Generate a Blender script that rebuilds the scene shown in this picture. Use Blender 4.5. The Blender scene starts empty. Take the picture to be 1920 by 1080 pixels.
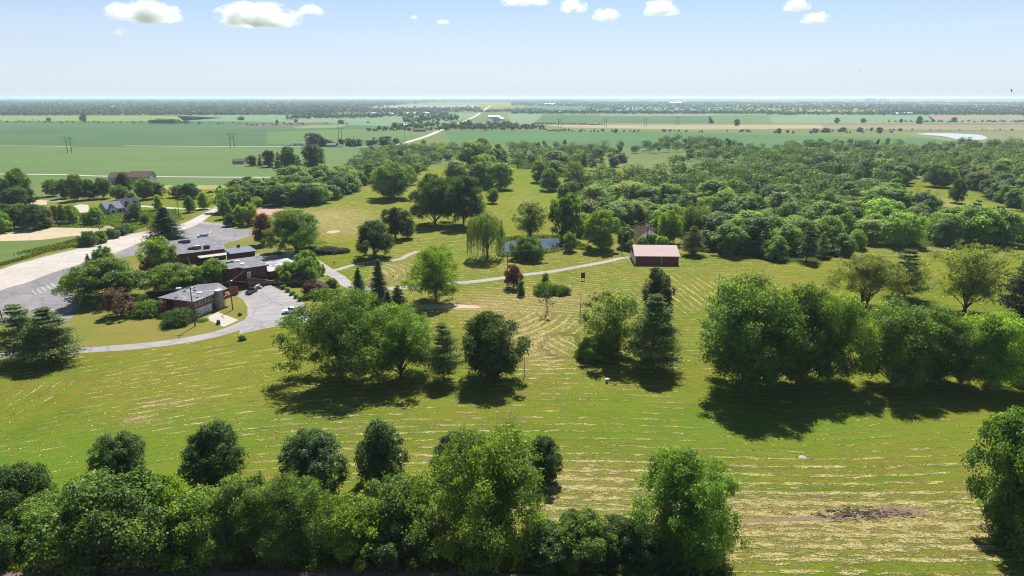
import bpy, bmesh, math, random
import numpy as np
from mathutils import Vector, Matrix

# ------------------------------------------------------------------ camera, light, exposure
SC = bpy.context.scene
COL = SC.collection
CAM_H, FOC = 64.0, 1280.0
PITCH = math.atan2(540 - 182, FOC)
cam = bpy.data.cameras.new('camera'); camo = bpy.data.objects.new('camera', cam); COL.objects.link(camo)
cam.sensor_width = 36; cam.lens = 36 * FOC / 1920; cam.clip_start = 1; cam.clip_end = 200000
camo.location = (0, 0, CAM_H); camo.rotation_euler = (math.pi / 2 - PITCH, 0, 0)
SC.camera = camo
SUN_EL, SUN_AZ = math.radians(55), math.radians(8)      # azimuth clockwise from +Y
w = bpy.data.worlds.new('World'); SC.world = w; w.use_nodes = True
wn = w.node_tree.nodes; wn.clear()
sky = wn.new('ShaderNodeTexSky'); sky.sky_type = 'NISHITA'; sky.sun_disc = False
sky.sun_elevation = SUN_EL; sky.sun_rotation = SUN_AZ
sky.altitude = 200; sky.air_density = .7; sky.dust_density = .2; sky.ozone_density = 2
bg = wn.new('ShaderNodeBackground'); bg.inputs['Strength'].default_value = 0.068
wo = wn.new('ShaderNodeOutputWorld')
wt = wn.new('ShaderNodeTexCoord'); ws = wn.new('ShaderNodeSeparateXYZ'); wr = wn.new('ShaderNodeMapRange'); wm = wn.new('ShaderNodeMix'); wm.data_type = 'RGBA'
WL = w.node_tree.links; WL.new(wt.outputs['Generated'], ws.inputs[0]); WL.new(ws.outputs[2], wr.inputs[0])      # summer haze low in the sky
wr.inputs[1].default_value = -.01; wr.inputs[2].default_value = .17; wr.inputs[3].default_value = 1; wr.inputs[4].default_value = .0
WL.new(wr.outputs[0], wm.inputs[0]); WL.new(sky.outputs[0], wm.inputs[6]); wm.inputs[7].default_value = (5.5, 6.05, 7.0, 1); WL.new(wm.outputs[2], bg.inputs[0])
w.node_tree.links.new(bg.outputs[0], wo.inputs[0])
sl = bpy.data.lights.new('sun', 'SUN'); sl.energy = 5; sl.angle = math.radians(0.5); sl.color = (1, .97, .93)
so = bpy.data.objects.new('sun', sl); COL.objects.link(so)
sd = Vector((math.sin(SUN_AZ) * math.cos(SUN_EL), math.cos(SUN_AZ) * math.cos(SUN_EL), math.sin(SUN_EL)))
so.rotation_euler = sd.to_track_quat('Z', 'Y').to_euler(); so.location = (0, 0, 300)
SC.view_settings.view_transform = 'Standard'; SC.view_settings.look = 'None'
SC.view_settings.exposure = 0.92; SC.view_settings.gamma = 1
cy = SC.cycles
cy.max_bounces = 7; cy.diffuse_bounces = 3; cy.glossy_bounces = 2; cy.transmission_bounces = 3
cy.volume_bounces = 3; cy.transparent_max_bounces = 8; cy.use_denoising = True; cy.denoiser = 'OPENIMAGEDENOISE'; cy.denoising_input_passes = 'RGB_ALBEDO_NORMAL'; cy.denoising_prefilter = 'NONE'
cy.pixel_filter_type = 'BLACKMAN_HARRIS'; cy.filter_width = 1.1; cy.sample_clamp_indirect = 4; cy.volume_max_steps = 96; cy.volume_step_rate = 1

# ------------------------------------------------------------------ helpers
SP, CP = math.sin(PITCH), math.cos(PITCH)
def P(px, py, z=0.0):
    """the point of height z seen at pixel (px, py) of the 1920x1080 photograph"""
    e = 540 - py; zz = -FOC * SP + e * CP; yy = FOC * CP + e * SP; t = (z - CAM_H) / zz
    return ((px - 960) * t, yy * t)
def up_at(Y, py):
    e = 540 - py; zz = -FOC * SP + e * CP; yy = FOC * CP + e * SP; t = Y / yy
    return CAM_H + zz * t, t
R = random.Random(5); NR = np.random.default_rng(11)

def tag(o, label=None, cat=None, group=None, kind=None):
    if label: o['label'] = label
    if cat: o['category'] = cat
    if group: o['group'] = group
    if kind: o['kind'] = kind
    return o
def link(name, me, parent=None, m=None):
    o = bpy.data.objects.new(name, me); COL.objects.link(o)
    if parent is not None: o.parent = parent
    if m is not None and me is not None: me.materials.append(m)
    return o
def empty(name, loc, label, cat, group=None, rz=0):
    o = bpy.data.objects.new(name, None); COL.objects.link(o); o.location = loc; o.rotation_euler = (0, 0, rz)
    return tag(o, label, cat, group)
def quads(name, V, tint=None):
    """mesh of loose quads, V is (n,4,3)"""
    n = len(V); me = bpy.data.meshes.new(name)
    me.vertices.add(4 * n); me.vertices.foreach_set('co', V.reshape(-1).astype(np.float32))
    me.loops.add(4 * n); me.loops.foreach_set('vertex_index', np.arange(4 * n, dtype=np.int32))
    me.polygons.add(n); me.polygons.foreach_set('loop_start', np.arange(0, 4 * n, 4, dtype=np.int32))
    me.update(calc_edges=True)
    if tint is not None:
        a = me.attributes.new('tint', 'FLOAT', 'FACE'); a.data.foreach_set('value', tint.astype(np.float32))
    return me
def pymesh(name, V, F, smooth=False):
    me = bpy.data.meshes.new(name); me.from_pydata([tuple(v) for v in V], [], F); me.update()
    if smooth: me.polygons.foreach_set('use_smooth', [True] * len(me.polygons))
    return me
class MB:
    """collects shapes of one part"""
    def __init__(s): s.V = []; s.F = []
    def add(s, V, F):
        k = len(s.V); s.V += [tuple(v) for v in V]; s.F += [tuple(i + k for i in f) for f in F]; return s
    def box(s, c, size, rz=0):
        x, y, z = [a / 2 for a in size]; ca, sa = math.cos(rz), math.sin(rz)
        V = [(c[0] + i * x * ca - j * y * sa, c[1] + i * x * sa + j * y * ca, c[2] + k * z) for k in (-1, 1) for i, j in ((-1, -1), (1, -1), (1, 1), (-1, 1))]
        return s.add(V, [(0, 3, 2, 1), (4, 5, 6, 7), (0, 1, 5, 4), (1, 2, 6, 5), (2, 3, 7, 6), (3, 0, 4, 7)])
    def tube(s, path, rad, n=6, cap=True):
        V = []; m = len(path)
        for i, p in enumerate(path):
            a = Vector(path[min(i + 1, m - 1)]) - Vector(path[max(i - 1, 0)])
            a = a.normalized() if a.length > 1e-6 else Vector((0, 0, 1))
            u = a.orthogonal().normalized(); v = a.cross(u); r = rad[i] if hasattr(rad, '__len__') else rad
            V += [Vector(p) + (u * math.cos(t) + v * math.sin(t)) * r for t in [2 * math.pi * k / n for k in range(n)]]
        F = [(i * n + k, i * n + (k + 1) % n, (i + 1) * n + (k + 1) % n, (i + 1) * n + k) for i in range(m - 1) for k in range(n)]
        if cap: F += [tuple(range(n))[::-1], tuple((m - 1) * n + k for k in range(n))]
        return s.add(V, F)
    def prism(s, pts, z0, z1):
        n = len(pts); ar = sum(pts[i][0] * pts[(i + 1) % n][1] - pts[(i + 1) % n][0] * pts[i][1] for i in range(n))
        if ar < 0: pts = pts[::-1]
        V = [(x, y, z0) for x, y in pts] + [(x, y, z1) for x, y in pts]
        return s.add(V, [tuple(range(n))[::-1], tuple(range(n, 2 * n))] + [(i, (i + 1) % n, n + (i + 1) % n, n + i) for i in range(n)])
    def build(s, name, m, parent=None, smooth=False):
        V = s.V
        if parent is not None and parent.type == 'MESH' and 'org' in parent: pass
        return link(name, pymesh(name, V, s.F, smooth), parent, m)

# ------------------------------------------------------------------ materials
def node(nt, typ, props=None, **inp):
    n = nt.nodes.new(typ)
    for k, v in (props or {}).items(): setattr(n, k, v)
    for k, v in inp.items():
        key = int(k[1:]) if k[0] == '_' and k[1:].isdigit() else k.replace('_', ' ')
        s = n.inputs[key]
        if hasattr(v, 'is_linked') or isinstance(v, bpy.types.NodeSocket): nt.links.new(v, s)
        else: s.default_value = v
    return n
def newmat(name, rough=.8, spec=.2):
    m = bpy.data.materials.new(name); m.use_nodes = True; nt = m.node_tree
    b = nt.nodes['Principled BSDF']; b.inputs['Roughness'].default_value = rough
    b.inputs['Specular IOR Level'].default_value = spec
    return m, nt, b
def mth(nt, op, a, b=0.0, c=None, clamp=False):
    n = node(nt, 'ShaderNodeMath', {'operation': op, 'use_clamp': clamp}, _0=a, _1=b)
    if c is not None:
        if isinstance(c, bpy.types.NodeSocket): nt.links.new(c, n.inputs[2])
        else: n.inputs[2].default_value = c
    return n.outputs[0]
def mix(nt, f, a, b, mode='MIX'):
    n = node(nt, 'ShaderNodeMix', {'data_type': 'RGBA', 'blend_type': mode, 'clamp_factor': True})
    for s, v in ((n.inputs[0], f), (n.inputs[6], a), (n.inputs[7], b)):
        if isinstance(v, bpy.types.NodeSocket): nt.links.new(v, s)
        else: s.default_value = v if not hasattr(v, '__len__') else tuple(v) + ((1,) if len(v) == 3 else ())
    return n.outputs[2]
def noise(nt, co, scale, detail=4, rough=.55, dist=0.0):
    return node(nt, 'ShaderNodeTexNoise', Vector=co, Scale=scale, Detail=detail, Roughness=rough, Distortion=dist).outputs[0]
def ramp(nt, v, a, b):                       # smoothstep
    n = node(nt, 'ShaderNodeMapRange', {'interpolation_type': 'SMOOTHSTEP', 'clamp': True})
    nt.links.new(v, n.inputs[0]); n.inputs[1].default_value = a; n.inputs[2].default_value = b
    return n.outputs[0]
def pos(nt, sx=1, sy=1, sz=1):
    g = nt.nodes.new('ShaderNodeNewGeometry').outputs['Position']
    if (sx, sy, sz) == (1, 1, 1): return g
    return node(nt, 'ShaderNodeVectorMath', {'operation': 'MULTIPLY'}, _0=g, _1=(sx, sy, sz)).outputs[0]
def attr(nt, name): return node(nt, 'ShaderNodeAttribute', {'attribute_name': name}).outputs['Fac']
def bump(nt, b, h, dist, strength=1.0):
    bn = node(nt, 'ShaderNodeBump', Height=h, Distance=dist, Strength=strength); nt.links.new(bn.outputs[0], b.inputs['Normal'])

def simple(name, col, rough=.7, var=.12, scale=1.5, spec=.25, metal=0, bmp=0):
    m, nt, b = newmat(name, rough, spec); p = pos(nt)
    n1 = noise(nt, p, scale, 5, .6); n2 = noise(nt, p, scale * .17, 3)
    v = mth(nt, 'MULTIPLY_ADD', n1, 2 * var, 1 - var); v = mth(nt, 'MULTIPLY', v, mth(nt, 'MULTIPLY_ADD', n2, 2 * var, 1 - var))
    c = mix(nt, 1.0, col, (1, 1, 1), 'MULTIPLY')
    cc = node(nt, 'ShaderNodeVectorMath', {'operation': 'SCALE'}, _0=c); nt.links.new(v, cc.inputs['Scale'])
    nt.links.new(cc.outputs[0], b.inputs['Base Color']); b.inputs['Metallic'].default_value = metal
    if bmp: bump(nt, b, n1, bmp)
    return m
def leafmat(name, rough=.5, trans=.58):
    m = bpy.data.materials.new(name); m.use_nodes = True; nt = m.node_tree; nt.nodes.clear()
    oi = nt.nodes.new('ShaderNodeObjectInfo'); t = attr(nt, 'tint')
    base = mix(nt, 1.0, oi.outputs['Color'], (1, 1, 1), 'MULTIPLY')
    v = mth(nt, 'MULTIPLY', t, mth(nt, 'MULTIPLY_ADD', oi.outputs['Random'], .3, .85))
    sc_ = node(nt, 'ShaderNodeVectorMath', {'operation': 'SCALE'}, _0=base); nt.links.new(v, sc_.inputs['Scale'])
    yel = mix(nt, ramp(nt, t, 1.0, 1.5), sc_.outputs[0], mix(nt, 1.0, sc_.outputs[0], (1.35, 1.12, .7), 'MULTIPLY'))
    d = node(nt, 'ShaderNodeBsdfDiffuse', Color=yel)
    tr = node(nt, 'ShaderNodeBsdfTranslucent', Color=mix(nt, 1.0, yel, (1.5, 1.45, .5), 'MULTIPLY'))
    g = node(nt, 'ShaderNodeBsdfGlossy', Color=(1, 1, 1, 1), Roughness=rough)
    m1 = node(nt, 'ShaderNodeMixShader', _0=trans, _1=d.outputs[0], _2=tr.outputs[0])
    m2 = node(nt, 'ShaderNodeMixShader', _0=.018, _1=m1.outputs[0], _2=g.outputs[0])
    o = nt.nodes.new('ShaderNodeOutputMaterial'); nt.links.new(m2.outputs[0], o.inputs[0])
    return m
M_LEAF = leafmat('leaf'); M_NEEDLE = leafmat('needle', .6, .35)
M_BARK = simple('bark', (.075, .06, .045), .9, .3, 2.0)
M_BARKG = simple('grey_bark', (.16, .145, .125), .9, .25, 2.0)
M_BARKW = simple('dead_wood', (.2, .18, .16), .9, .25, 2.0)

def brick(name, col):
    m, nt, b = newmat(name, .85, .15); p = pos(nt)
    sx = nt.nodes.new('ShaderNodeSeparateXYZ'); nt.links.new(p, sx.inputs[0])
    cx = nt.nodes.new('ShaderNodeCombineXYZ'); nt.links.new(mth(nt, 'ADD', sx.outputs[0], sx.outputs[1]), cx.inputs[0]); nt.links.new(sx.outputs[2], cx.inputs[1])
    bt = node(nt, 'ShaderNodeTexBrick', Vector=cx.outputs[0], Color1=(*col, 1), Color2=(col[0] * .7, col[1] * .7, col[2] * .75, 1), Mortar=(col[0] * .9 + .03, col[1] + .03, col[2] + .03, 1), Scale=1.0)
    bt.inputs['Brick Width'].default_value = .4; bt.inputs['Row Height'].default_value = .14; bt.inputs['Mortar Size'].default_value = .012
    n1 = noise(nt, p, .6, 5); c = mix(nt, ramp(nt, n1, .35, .7), bt.outputs[0], mix(nt, 1.0, bt.outputs[0], (.7, .65, .65), 'MULTIPLY'))
    nt.links.new(c, b.inputs['Base Color']); return m
M_BRICK = brick('red_brick', (.24, .06, .05)); M_BRICKD = brick('dark_red_brick', (.17, .045, .04))
M_WOODRED = simple('red_wood_siding', (.27, .06, .055), .7, .15, 3)
M_WHITE = simple('white_paint', (.72, .72, .7), .6, .06, 2)
M_WHITEM = simple('white_metal_roof', (.5, .52, .54), .45, .05, .3)
M_TRIM = simple('dark_trim', (.03, .027, .03), .6, .2, 2)
M_REDTRIM = simple('red_trim', (.45, .05, .05), .6, .1, 2)
M_GREY = simple('grey_metal', (.2, .22, .23), .5, .2, 2)
M_GREENM = simple('green_metal', (.06, .16, .13), .5, .2, 2)
M_REDM = simple('rust_red_metal', (.2, .05, .04), .6, .25, 2)
M_POLE = simple('weathered_pole_wood', (.13, .105, .085), .9, .25, 3)
M_TAN = simple('pale_concrete', (.34, .31, .265), .85, .12, 1.0)
M_BLUEW = simple('blue_grey_siding', (.27, .34, .38), .7, .05, 3)
M_SHING = simple('dark_blue_grey_shingle', (.06, .065, .08), .9, .2, 4)
M_SHINGL = simple('grey_shingle', (.15, .155, .175), .9, .15, 4)
M_SHINGB = simple('brown_red_shingle', (.1, .06, .052), .9, .15, 4)
M_BEIGE = simple('beige_siding', (.36, .33, .29), .8, .08, 2)
M_CONIF = simple('dark_wall', (.05, .035, .03), .8, .2, 2)
def glassy(name, col):
    m, nt, b = newmat(name, .08, .6); b.inputs['Base Color'].default_value = (*col, 1); return m
M_GLASS = glassy('window_glass', (.02, .025, .03)); M_CARGLASS = glassy('car_glass', (.015, .018, .022))
M_TYRE = simple('tyre_rubber', (.02, .02, .02), .9, .1, 3)
M_SILV = simple('silver_paint', (.5, .53, .56), .3, .03, 2, .5, .3)
M_BLACKP = simple('black_paint', (.02, .02, .024), .3, .1, 2, .5)
M_WHITEP = simple('white_car_paint', (.75, .77, .8), .3, .03, 2, .5)
M_STONE = None
def stone():
    m, nt, b = newmat('field_stone', .9, .15); p = pos(nt)
    v = node(nt, 'ShaderNodeTexVoronoi', {'feature': 'F1'}, Vector=p, Scale=2.2)
    e = node(nt, 'ShaderNodeTexVoronoi', {'feature': 'DISTANCE_TO_EDGE'}, Vector=p, Scale=2.2)
    c = mix(nt, .55, (.3, .24, .2), mix(nt, 1.0, v.outputs['Color'], (.45, .4, .36), 'MULTIPLY'))
    c = mix(nt, ramp(nt, e.outputs[0], .03, .08), (.5, .46, .42), c); nt.links.new(c, b.inputs['Base Color']); return m
M_STONE = stone()
def flatroof():
    m, nt, b = newmat('tar_roof', .8, .25); p = pos(nt)
    n1 = noise(nt, p, .22, 4, .6); n2 = noise(nt, p, 1.4, 5, .6); n3 = noise(nt, p, .45, 2, .5)
    c = mix(nt, n1, (.09, .088, .1), (.16, .155, .17)); c = mix(nt, ramp(nt, n3, .57, .68), c, (.27, .24, .23))
    c = mix(nt, ramp(nt, n2, .55, .75), c, (.1, .098, .108)); nt.links.new(c, b.inputs['Base Color']); return m
M_FLAT = flatroof()
def wetroof():
    m, nt, b = newmat('pale_gravel_roof', .7, .3); p = pos(nt)
    n1 = noise(nt, p, .35, 4, .6); c = mix(nt, ramp(nt, n1, .4, .6), (.14, .135, .145), (.36, .34, .33)); nt.links.new(c, b.inputs['Base Color']); return m
M_PALE = wetroof()
def ribbed(name, col, per=.4, ax=0):
    m, nt, b = newmat(name, .8, .06); g = nt.nodes.new('ShaderNodeTexCoord').outputs['Object']
    s = nt.nodes.new('ShaderNodeSeparateXYZ'); nt.links.new(g, s.inputs[0])
    f = mth(nt, 'FRACT', mth(nt, 'DIVIDE', s.outputs[ax], per)); k = ramp(nt, f, .8, .92)
    n1 = noise(nt, pos(nt), .5, 4); c = mix(nt, n1, col, [a * .82 for a in col]); c = mix(nt, mth(nt, 'MULTIPLY', k, .25), c, [a * .6 for a in col])
    nt.links.new(c, b.inputs['Base Color']); bump(nt, b, k, .03); return m
M_PINK = ribbed('faded_red_metal_roof', (.52, .385, .35)); M_BARN = ribbed('barn_red_siding', (.2, .062, .055), .3)
# ------------------------------------------------------------------ ground with mown rows
def wob(x, y, s, seed):
    r = np.random.default_rng(seed); o = np.zeros_like(x)
    for k in range(6):
        a = r.uniform(0, 6.28); f = s * r.uniform(.5, 1.8); o = o + np.sin(x * math.cos(a) * f + y * math.sin(a) * f + r.uniform(0, 6.28)) / (1 + .5 * k)
    return o / 2.2
PER = 2.9
def G(x, y, px, py, rx, ry=None):
    cx, cy_ = P(px, py); ry = ry or rx
    return np.exp(-((x - cx) / rx) ** 2 - ((y - cy_) / ry) ** 2)
def mowfields(x, y):
    a = y + 1.6 * wob(x, y, .05, 1) * np.clip((y - 60) / 60, .25, 2.5) + .015 * x + 4 * np.exp(-((x - 62) / 13) ** 2 - ((y - 128) / 9) ** 2)
    a = a + .0028 * np.clip(-x - 5, 0, None) ** 2 + .0012 * np.clip(x - 30, 0, 120) ** 2 * np.clip((y - 120) / 60, 0, 1)
    a = a + .18 * np.maximum(y - 160, 0) * np.sin(x * .02)
    regs = [(1305, 550, 22, 30, lambda x, y: x + .12 * y + 1.2 * wob(x, y, .06, 4)), (985, 625, 20, 24, lambda x, y: np.hypot(x - P(900, 570)[0], (y - P(900, 570)[1]) * .8) + .8 * wob(x, y, .1, 6)),
            (15, 760, 14, 18, lambda x, y: np.hypot(x - P(-120, 740)[0], y - P(-120, 740)[1]) + .8 * wob(x, y, .1, 7)),
            (690, 515, 22, 26, lambda x, y: np.hypot(x - P(620, 520)[0], y - P(620, 520)[1]) * .9 + wob(x, y, .08, 8)),
            (1040, 640, 9, 14, lambda x, y: x + .5 * y), (1750, 480, 90, 20, lambda x, y: y + .2 * x)]
    b = np.zeros_like(x); wb = np.zeros_like(x)
    for px, py, rx, ry, f in regs:
        g = G(x, y, px, py, rx, ry); m = g > wb; b = np.where(m, f(x, y), b); wb = np.maximum(wb, g)
    wb = np.clip((wb - .3) / .35, 0, 1)
    return a, b, wb
def vis_dry(x, y):
    v = .55 + .45 * wob(x, y, .045, 21)
    v = v + .8 * G(x, y, 1600, 980, 45, 16) + .5 * G(x, y, 1050, 900, 20, 12) + .9 * G(x, y, 1320, 540, 24, 32) + .6 * G(x, y, 1010, 620, 22, 24) + .35 * G(x, y, 1400, 790, 50, 18) + .35 * G(x, y, 200, 700, 45, 14)
    v = v - .7 * G(x, y, 100, 850, 35, 14) - .9 * G(x, y, 250, 600, 40, 24) - .5 * G(x, y, 640, 480, 20, 16) - .5 * G(x, y, 500, 700, 16, 10)
    v = np.clip(v, 0, 1.3) * np.clip((y - 78) / 6, 0, 1)
    d = .1 + .2 * wob(x, y, .03, 31)
    for px, py, rx, ry, k in ((1600, 990, 65, 13, .72), (1500, 960, 30, 7, .3), (1010, 600, 26, 26, .3), (800, 560, 40, 30, .2), (1150, 560, 40, 20, .25), (1080, 900, 14, 8, .4), (740, 510, 14, 22, .75), (690, 470, 16, 14, .45), (640, 430, 26, 22, .6), (600, 405, 22, 24, .5), (1005, 660, 9, 20, .7),
                              (310, 755, 6, 3, .8), (255, 785, 5, 2.5, .8), (990, 560, 30, 16, .25), (870, 375, 24, 30, .4), (980, 370, 10, 60, .5), (740, 345, 30, 60, .5), (620, 400, 40, 50, .4), (800, 440, 40, 20, .3), (1000, 460, 60, 20, .2), (1720, 470, 80, 12, .5), (1230, 300, 40, 70, .9), (1750, 380, 30, 60, .8), (1850, 420, 40, 30, .6), (1570, 296, 40, 40, .6),
                              (260, 620, 30, 12, .35), (450, 455, 22, 14, .55), (900, 575, 12, 7, .5), (1440, 560, 14, 30, .3), (30, 840, 14, 5, .35), (600, 800, 60, 5, .3), (700, 850, 30, 5, .35), (1450, 870, 60, 5, .35), (340, 395, 26, 30, .2)):
        d = d + k * G(x, y, px, py, rx, ry)
    lush = .25 + .2 * wob(x, y, .035, 41)
    for px, py, rx, ry, k in ((1160, 530, 7, 9, .9), (1000, 340, 20, 120, .5), (80, 860, 40, 10, .6), (1120, 945, 22, 9, .6), (1680, 800, 40, 10, .4), (60, 1050, 20, 4, .8), (1260, 490, 14, 8, .6), (240, 400, 30, 30, .6), (1380, 800, 40, 10, .4), (420, 790, 30, 8, .5), (1790, 363, 10, 12, .8)):
        lush = lush + k * G(x, y, px, py, rx, ry)
    return v, np.clip(d, 0, 1.2), np.clip(lush, 0, 1)

def inpoly(x, y, poly):
    c = np.zeros(x.shape, bool); n = len(poly)
    for i in range(n):
        x1, y1 = poly[i]; x2, y2 = poly[(i + 1) % n]
        if y1 == y2: continue
        m = ((y1 > y) != (y2 > y)) & (x < (x2 - x1) * (y - y1) / (y2 - y1) + x1); c ^= m
    return c
# base outlines of the woods, in ground metres
WOODS = {
 'hedge': [P(*q) for q in ((425, 402), (445, 372), (500, 352), (560, 342), (620, 338), (680, 303), (700, 288), (790, 280), (850, 278), (862, 285), (838, 303), (820, 305), (790, 321), (765, 340), (690, 347), (668, 354), (635, 370), (585, 385), (540, 387), (490, 388), (458, 397))],
 'mid': [P(*q) for q in ((1085, 445), (1092, 420), (1105, 395), (1060, 370), (1085, 345), (1130, 338), (1180, 335), (1280, 330), (1400, 312), (1560, 318), (1610, 335), (1610, 352), (1650, 350), (1680, 365), (1690, 385), (1740, 400), (1810, 420), (1838, 440), (1920, 449), (2010, 452), (2010, 470), (1900, 461), (1690, 462), (1640, 457), (1600, 470), (1540, 492), (1460, 494), (1400, 480), (1345, 476), (1300, 452), (1240, 432), (1215, 418), (1180, 424))],
 'back': [P(*q) for q in ((940, 312), (950, 285), (1000, 278), (1100, 283), (1170, 285), (1240, 278), (1250, 265), (1330, 268), (1440, 290), (1500, 275), (1640, 275), (1700, 285), (1760, 275), (1920, 275), (2010, 277), (2010, 400), (1925, 400), (1860, 372), (1820, 355), (1800, 345), (1770, 330), (1700, 335), (1690, 350), (1670, 345), (1600, 325), (1540, 315), (1470, 312), (1380, 305), (1300, 303), (1260, 312), (1240, 290), (1170, 288), (1150, 300), (1095, 312), (1040, 330), (1000, 315))],
}
def gridlines(lo, hi, step, far_lo, far_hi, g=1.28):
    a = list(np.arange(lo, hi, step)); s = step; x = lo
    while x > far_lo: s *= g; x -= s; a.insert(0, max(x, far_lo))
    s = step; x = a[-1]
    while x < far_hi: s *= g; x += s; a.append(min(x, far_hi))
    return np.array(a)
gx = gridlines(-170, 250, 1.7, -60000, 60000); gy = gridlines(60, 470, 1.7, -400, 20500)
X, Y = np.meshgrid(gx, gy); nx, ny = len(gx), len(gy)
V = np.stack([X, Y, np.zeros_like(X)], -1).reshape(-1, 3)
idx = np.arange(nx * ny).reshape(ny, nx)
Fq = np.stack([idx[:-1, :-1], idx[:-1, 1:], idx[1:, 1:], idx[1:, :-1]], -1).reshape(-1, 4)
me = bpy.data.meshes.new('ground'); me.vertices.add(len(V)); me.vertices.foreach_set('co', V.reshape(-1).astype(np.float32))
me.loops.add(Fq.size); me.loops.foreach_set('vertex_index', Fq.reshape(-1).astype(np.int32))
me.polygons.add(len(Fq)); me.polygons.foreach_set('loop_start', np.arange(0, Fq.size, 4, dtype=np.int32)); me.update(calc_edges=True)
xf, yf = X.reshape(-1), Y.reshape(-1)
ma, mb, wb = mowfields(xf, yf); vv, dd, lu = vis_dry(xf, yf)
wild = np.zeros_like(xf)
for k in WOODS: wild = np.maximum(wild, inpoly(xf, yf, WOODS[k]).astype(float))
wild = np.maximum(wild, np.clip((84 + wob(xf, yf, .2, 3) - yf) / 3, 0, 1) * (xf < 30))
for n_, a_ in (('mowa', ma), ('mowb', mb), ('wb', wb), ('vis', vv), ('dry', dd), ('lush', lu), ('wild', wild)):
    at = me.attributes.new(n_, 'FLOAT', 'POINT'); at.data.foreach_set('value', a_.astype(np.float32))

def grassmat():
    m, nt, b = newmat('mown_grass', .95, .0); p = pos(nt)
    nL = noise(nt, p, .018, 4, .6); nM = noise(nt, p, .09, 5, .6, .4); nF = noise(nt, p, .8, 5, .7); nFF = noise(nt, p, 3.2, 4, .75)
    s = nt.nodes.new('ShaderNodeSeparateXYZ'); nt.links.new(p, s.inputs[0]); wbn = attr(nt, 'wb')
    xa = s.outputs[0]; xb = mth(nt, 'ADD', s.outputs[1], mth(nt, 'MULTIPLY', s.outputs[0], .4)); A_, B_ = attr(nt, 'mowa'), attr(nt, 'mowb')
    def both(f):                                                   # the two directions of mowing, blended where they meet
        u, v = f(xa, A_), f(xb, B_); return mth(nt, 'ADD', mth(nt, 'MULTIPLY', u, mth(nt, 'SUBTRACT', 1, wbn)), mth(nt, 'MULTIPLY', v, wbn))
    def rown(fa, fc, sc, det, rg=.6, dist=0):                    # noise drawn out along the mowing rows
        def f(al, ac):
            c = nt.nodes.new('ShaderNodeCombineXYZ'); nt.links.new(mth(nt, 'MULTIPLY', al, fa), c.inputs[0]); nt.links.new(mth(nt, 'MULTIPLY', ac, fc), c.inputs[1])
            return noise(nt, c.outputs[0], sc, det, rg, dist)
        return both(f)
    nB = rown(.035, .42, 1, 4, .6); nS = rown(.24, 1.1, 1, 5, .7, .6); nT = rown(.5, 2.6, 1, 4, .7)
    g = mix(nt, ramp(nt, nM, .35, .65), (.105, .14, .012), (.155, .185, .018))
    g = mix(nt, ramp(nt, nL, .4, .62), g, (.20, .19, .026))
    g = mix(nt, mth(nt, 'MULTIPLY', ramp(nt, nB, .47, .62), .68), g, (.21, .155, .022))          # ochre stubble swathes
    g = mix(nt, mth(nt, 'MULTIPLY', ramp(nt, nB, .47, .34), .5), g, (.07, .125, .005))
    g = mix(nt, mth(nt, 'MULTIPLY', attr(nt, 'lush'), ramp(nt, nF, .2, .65)), g, (.085, .18, .015))
    g = mix(nt, mth(nt, 'MULTIPLY', ramp(nt, nT, .5, .72), .4), g, (.21, .17, .03))
    wgl = mth(nt, 'MULTIPLY', mth(nt, 'SUBTRACT', nF, .5), .4)
    def lf(al, ac):
        t = mth(nt, 'ABSOLUTE', mth(nt, 'SUBTRACT', mth(nt, 'FRACT', mth(nt, 'ADD', mth(nt, 'DIVIDE', ac, PER), mth(nt, 'MULTIPLY', nM, .35))), .5))
        return mth(nt, 'SUBTRACT', 1, ramp(nt, mth(nt, 'ADD', t, wgl), .02, .26))
    line = both(lf)
    q = mth(nt, 'ADD', mth(nt, 'MULTIPLY', line, .135), mth(nt, 'ADD', nS, mth(nt, 'ADD', mth(nt, 'MULTIPLY', attr(nt, 'vis'), .08), mth(nt, 'MULTIPLY', attr(nt, 'dry'), .17))))
    q = mth(nt, 'ADD', q, mth(nt, 'MULTIPLY', mth(nt, 'SUBTRACT', nFF, .5), .42))
    straw = mth(nt, 'MULTIPLY', ramp(nt, q, .66, .79), mth(nt, 'MULTIPLY_ADD', ramp(nt, noise(nt, p, 1.3, 4, .65), .38, .54), .6, .4)); soft = ramp(nt, q, .58, .78)
    g = mix(nt, mth(nt, 'MULTIPLY', soft, .4), g, (.22, .18, .05))
    g = mix(nt, mth(nt, 'MULTIPLY', straw, .9), g, mix(nt, ramp(nt, nF, .4, .62), (.42, .32, .13), (.5, .46, .22)))
    d = mth(nt, 'MULTIPLY', ramp(nt, mth(nt, 'ADD', mth(nt, 'MULTIPLY', attr(nt, 'dry'), .5), mth(nt, 'MULTIPLY', nF, .5)), .46, .8), .6)
    g = mix(nt, d, g, mix(nt, nFF, (.22, .16, .05), (.42, .33, .14)))
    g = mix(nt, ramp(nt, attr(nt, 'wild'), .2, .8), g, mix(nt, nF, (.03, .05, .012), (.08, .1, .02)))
    g = mix(nt, mth(nt, 'MULTIPLY', ramp(nt, nFF, .62, .38), .5), g, mix(nt, 1.0, g, (.5, .62, .55), 'MULTIPLY'))
    nt.links.new(g, b.inputs['Base Color'])
    h = mth(nt, 'ADD', mth(nt, 'MULTIPLY', straw, .5), mth(nt, 'ADD', mth(nt, 'MULTIPLY', nF, .6), mth(nt, 'MULTIPLY', nFF, .5)))
    bump(nt, b, h, .4); return m
M_GRASS = grassmat()
tag(link('ground', me, None, M_GRASS), kind='structure')

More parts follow.
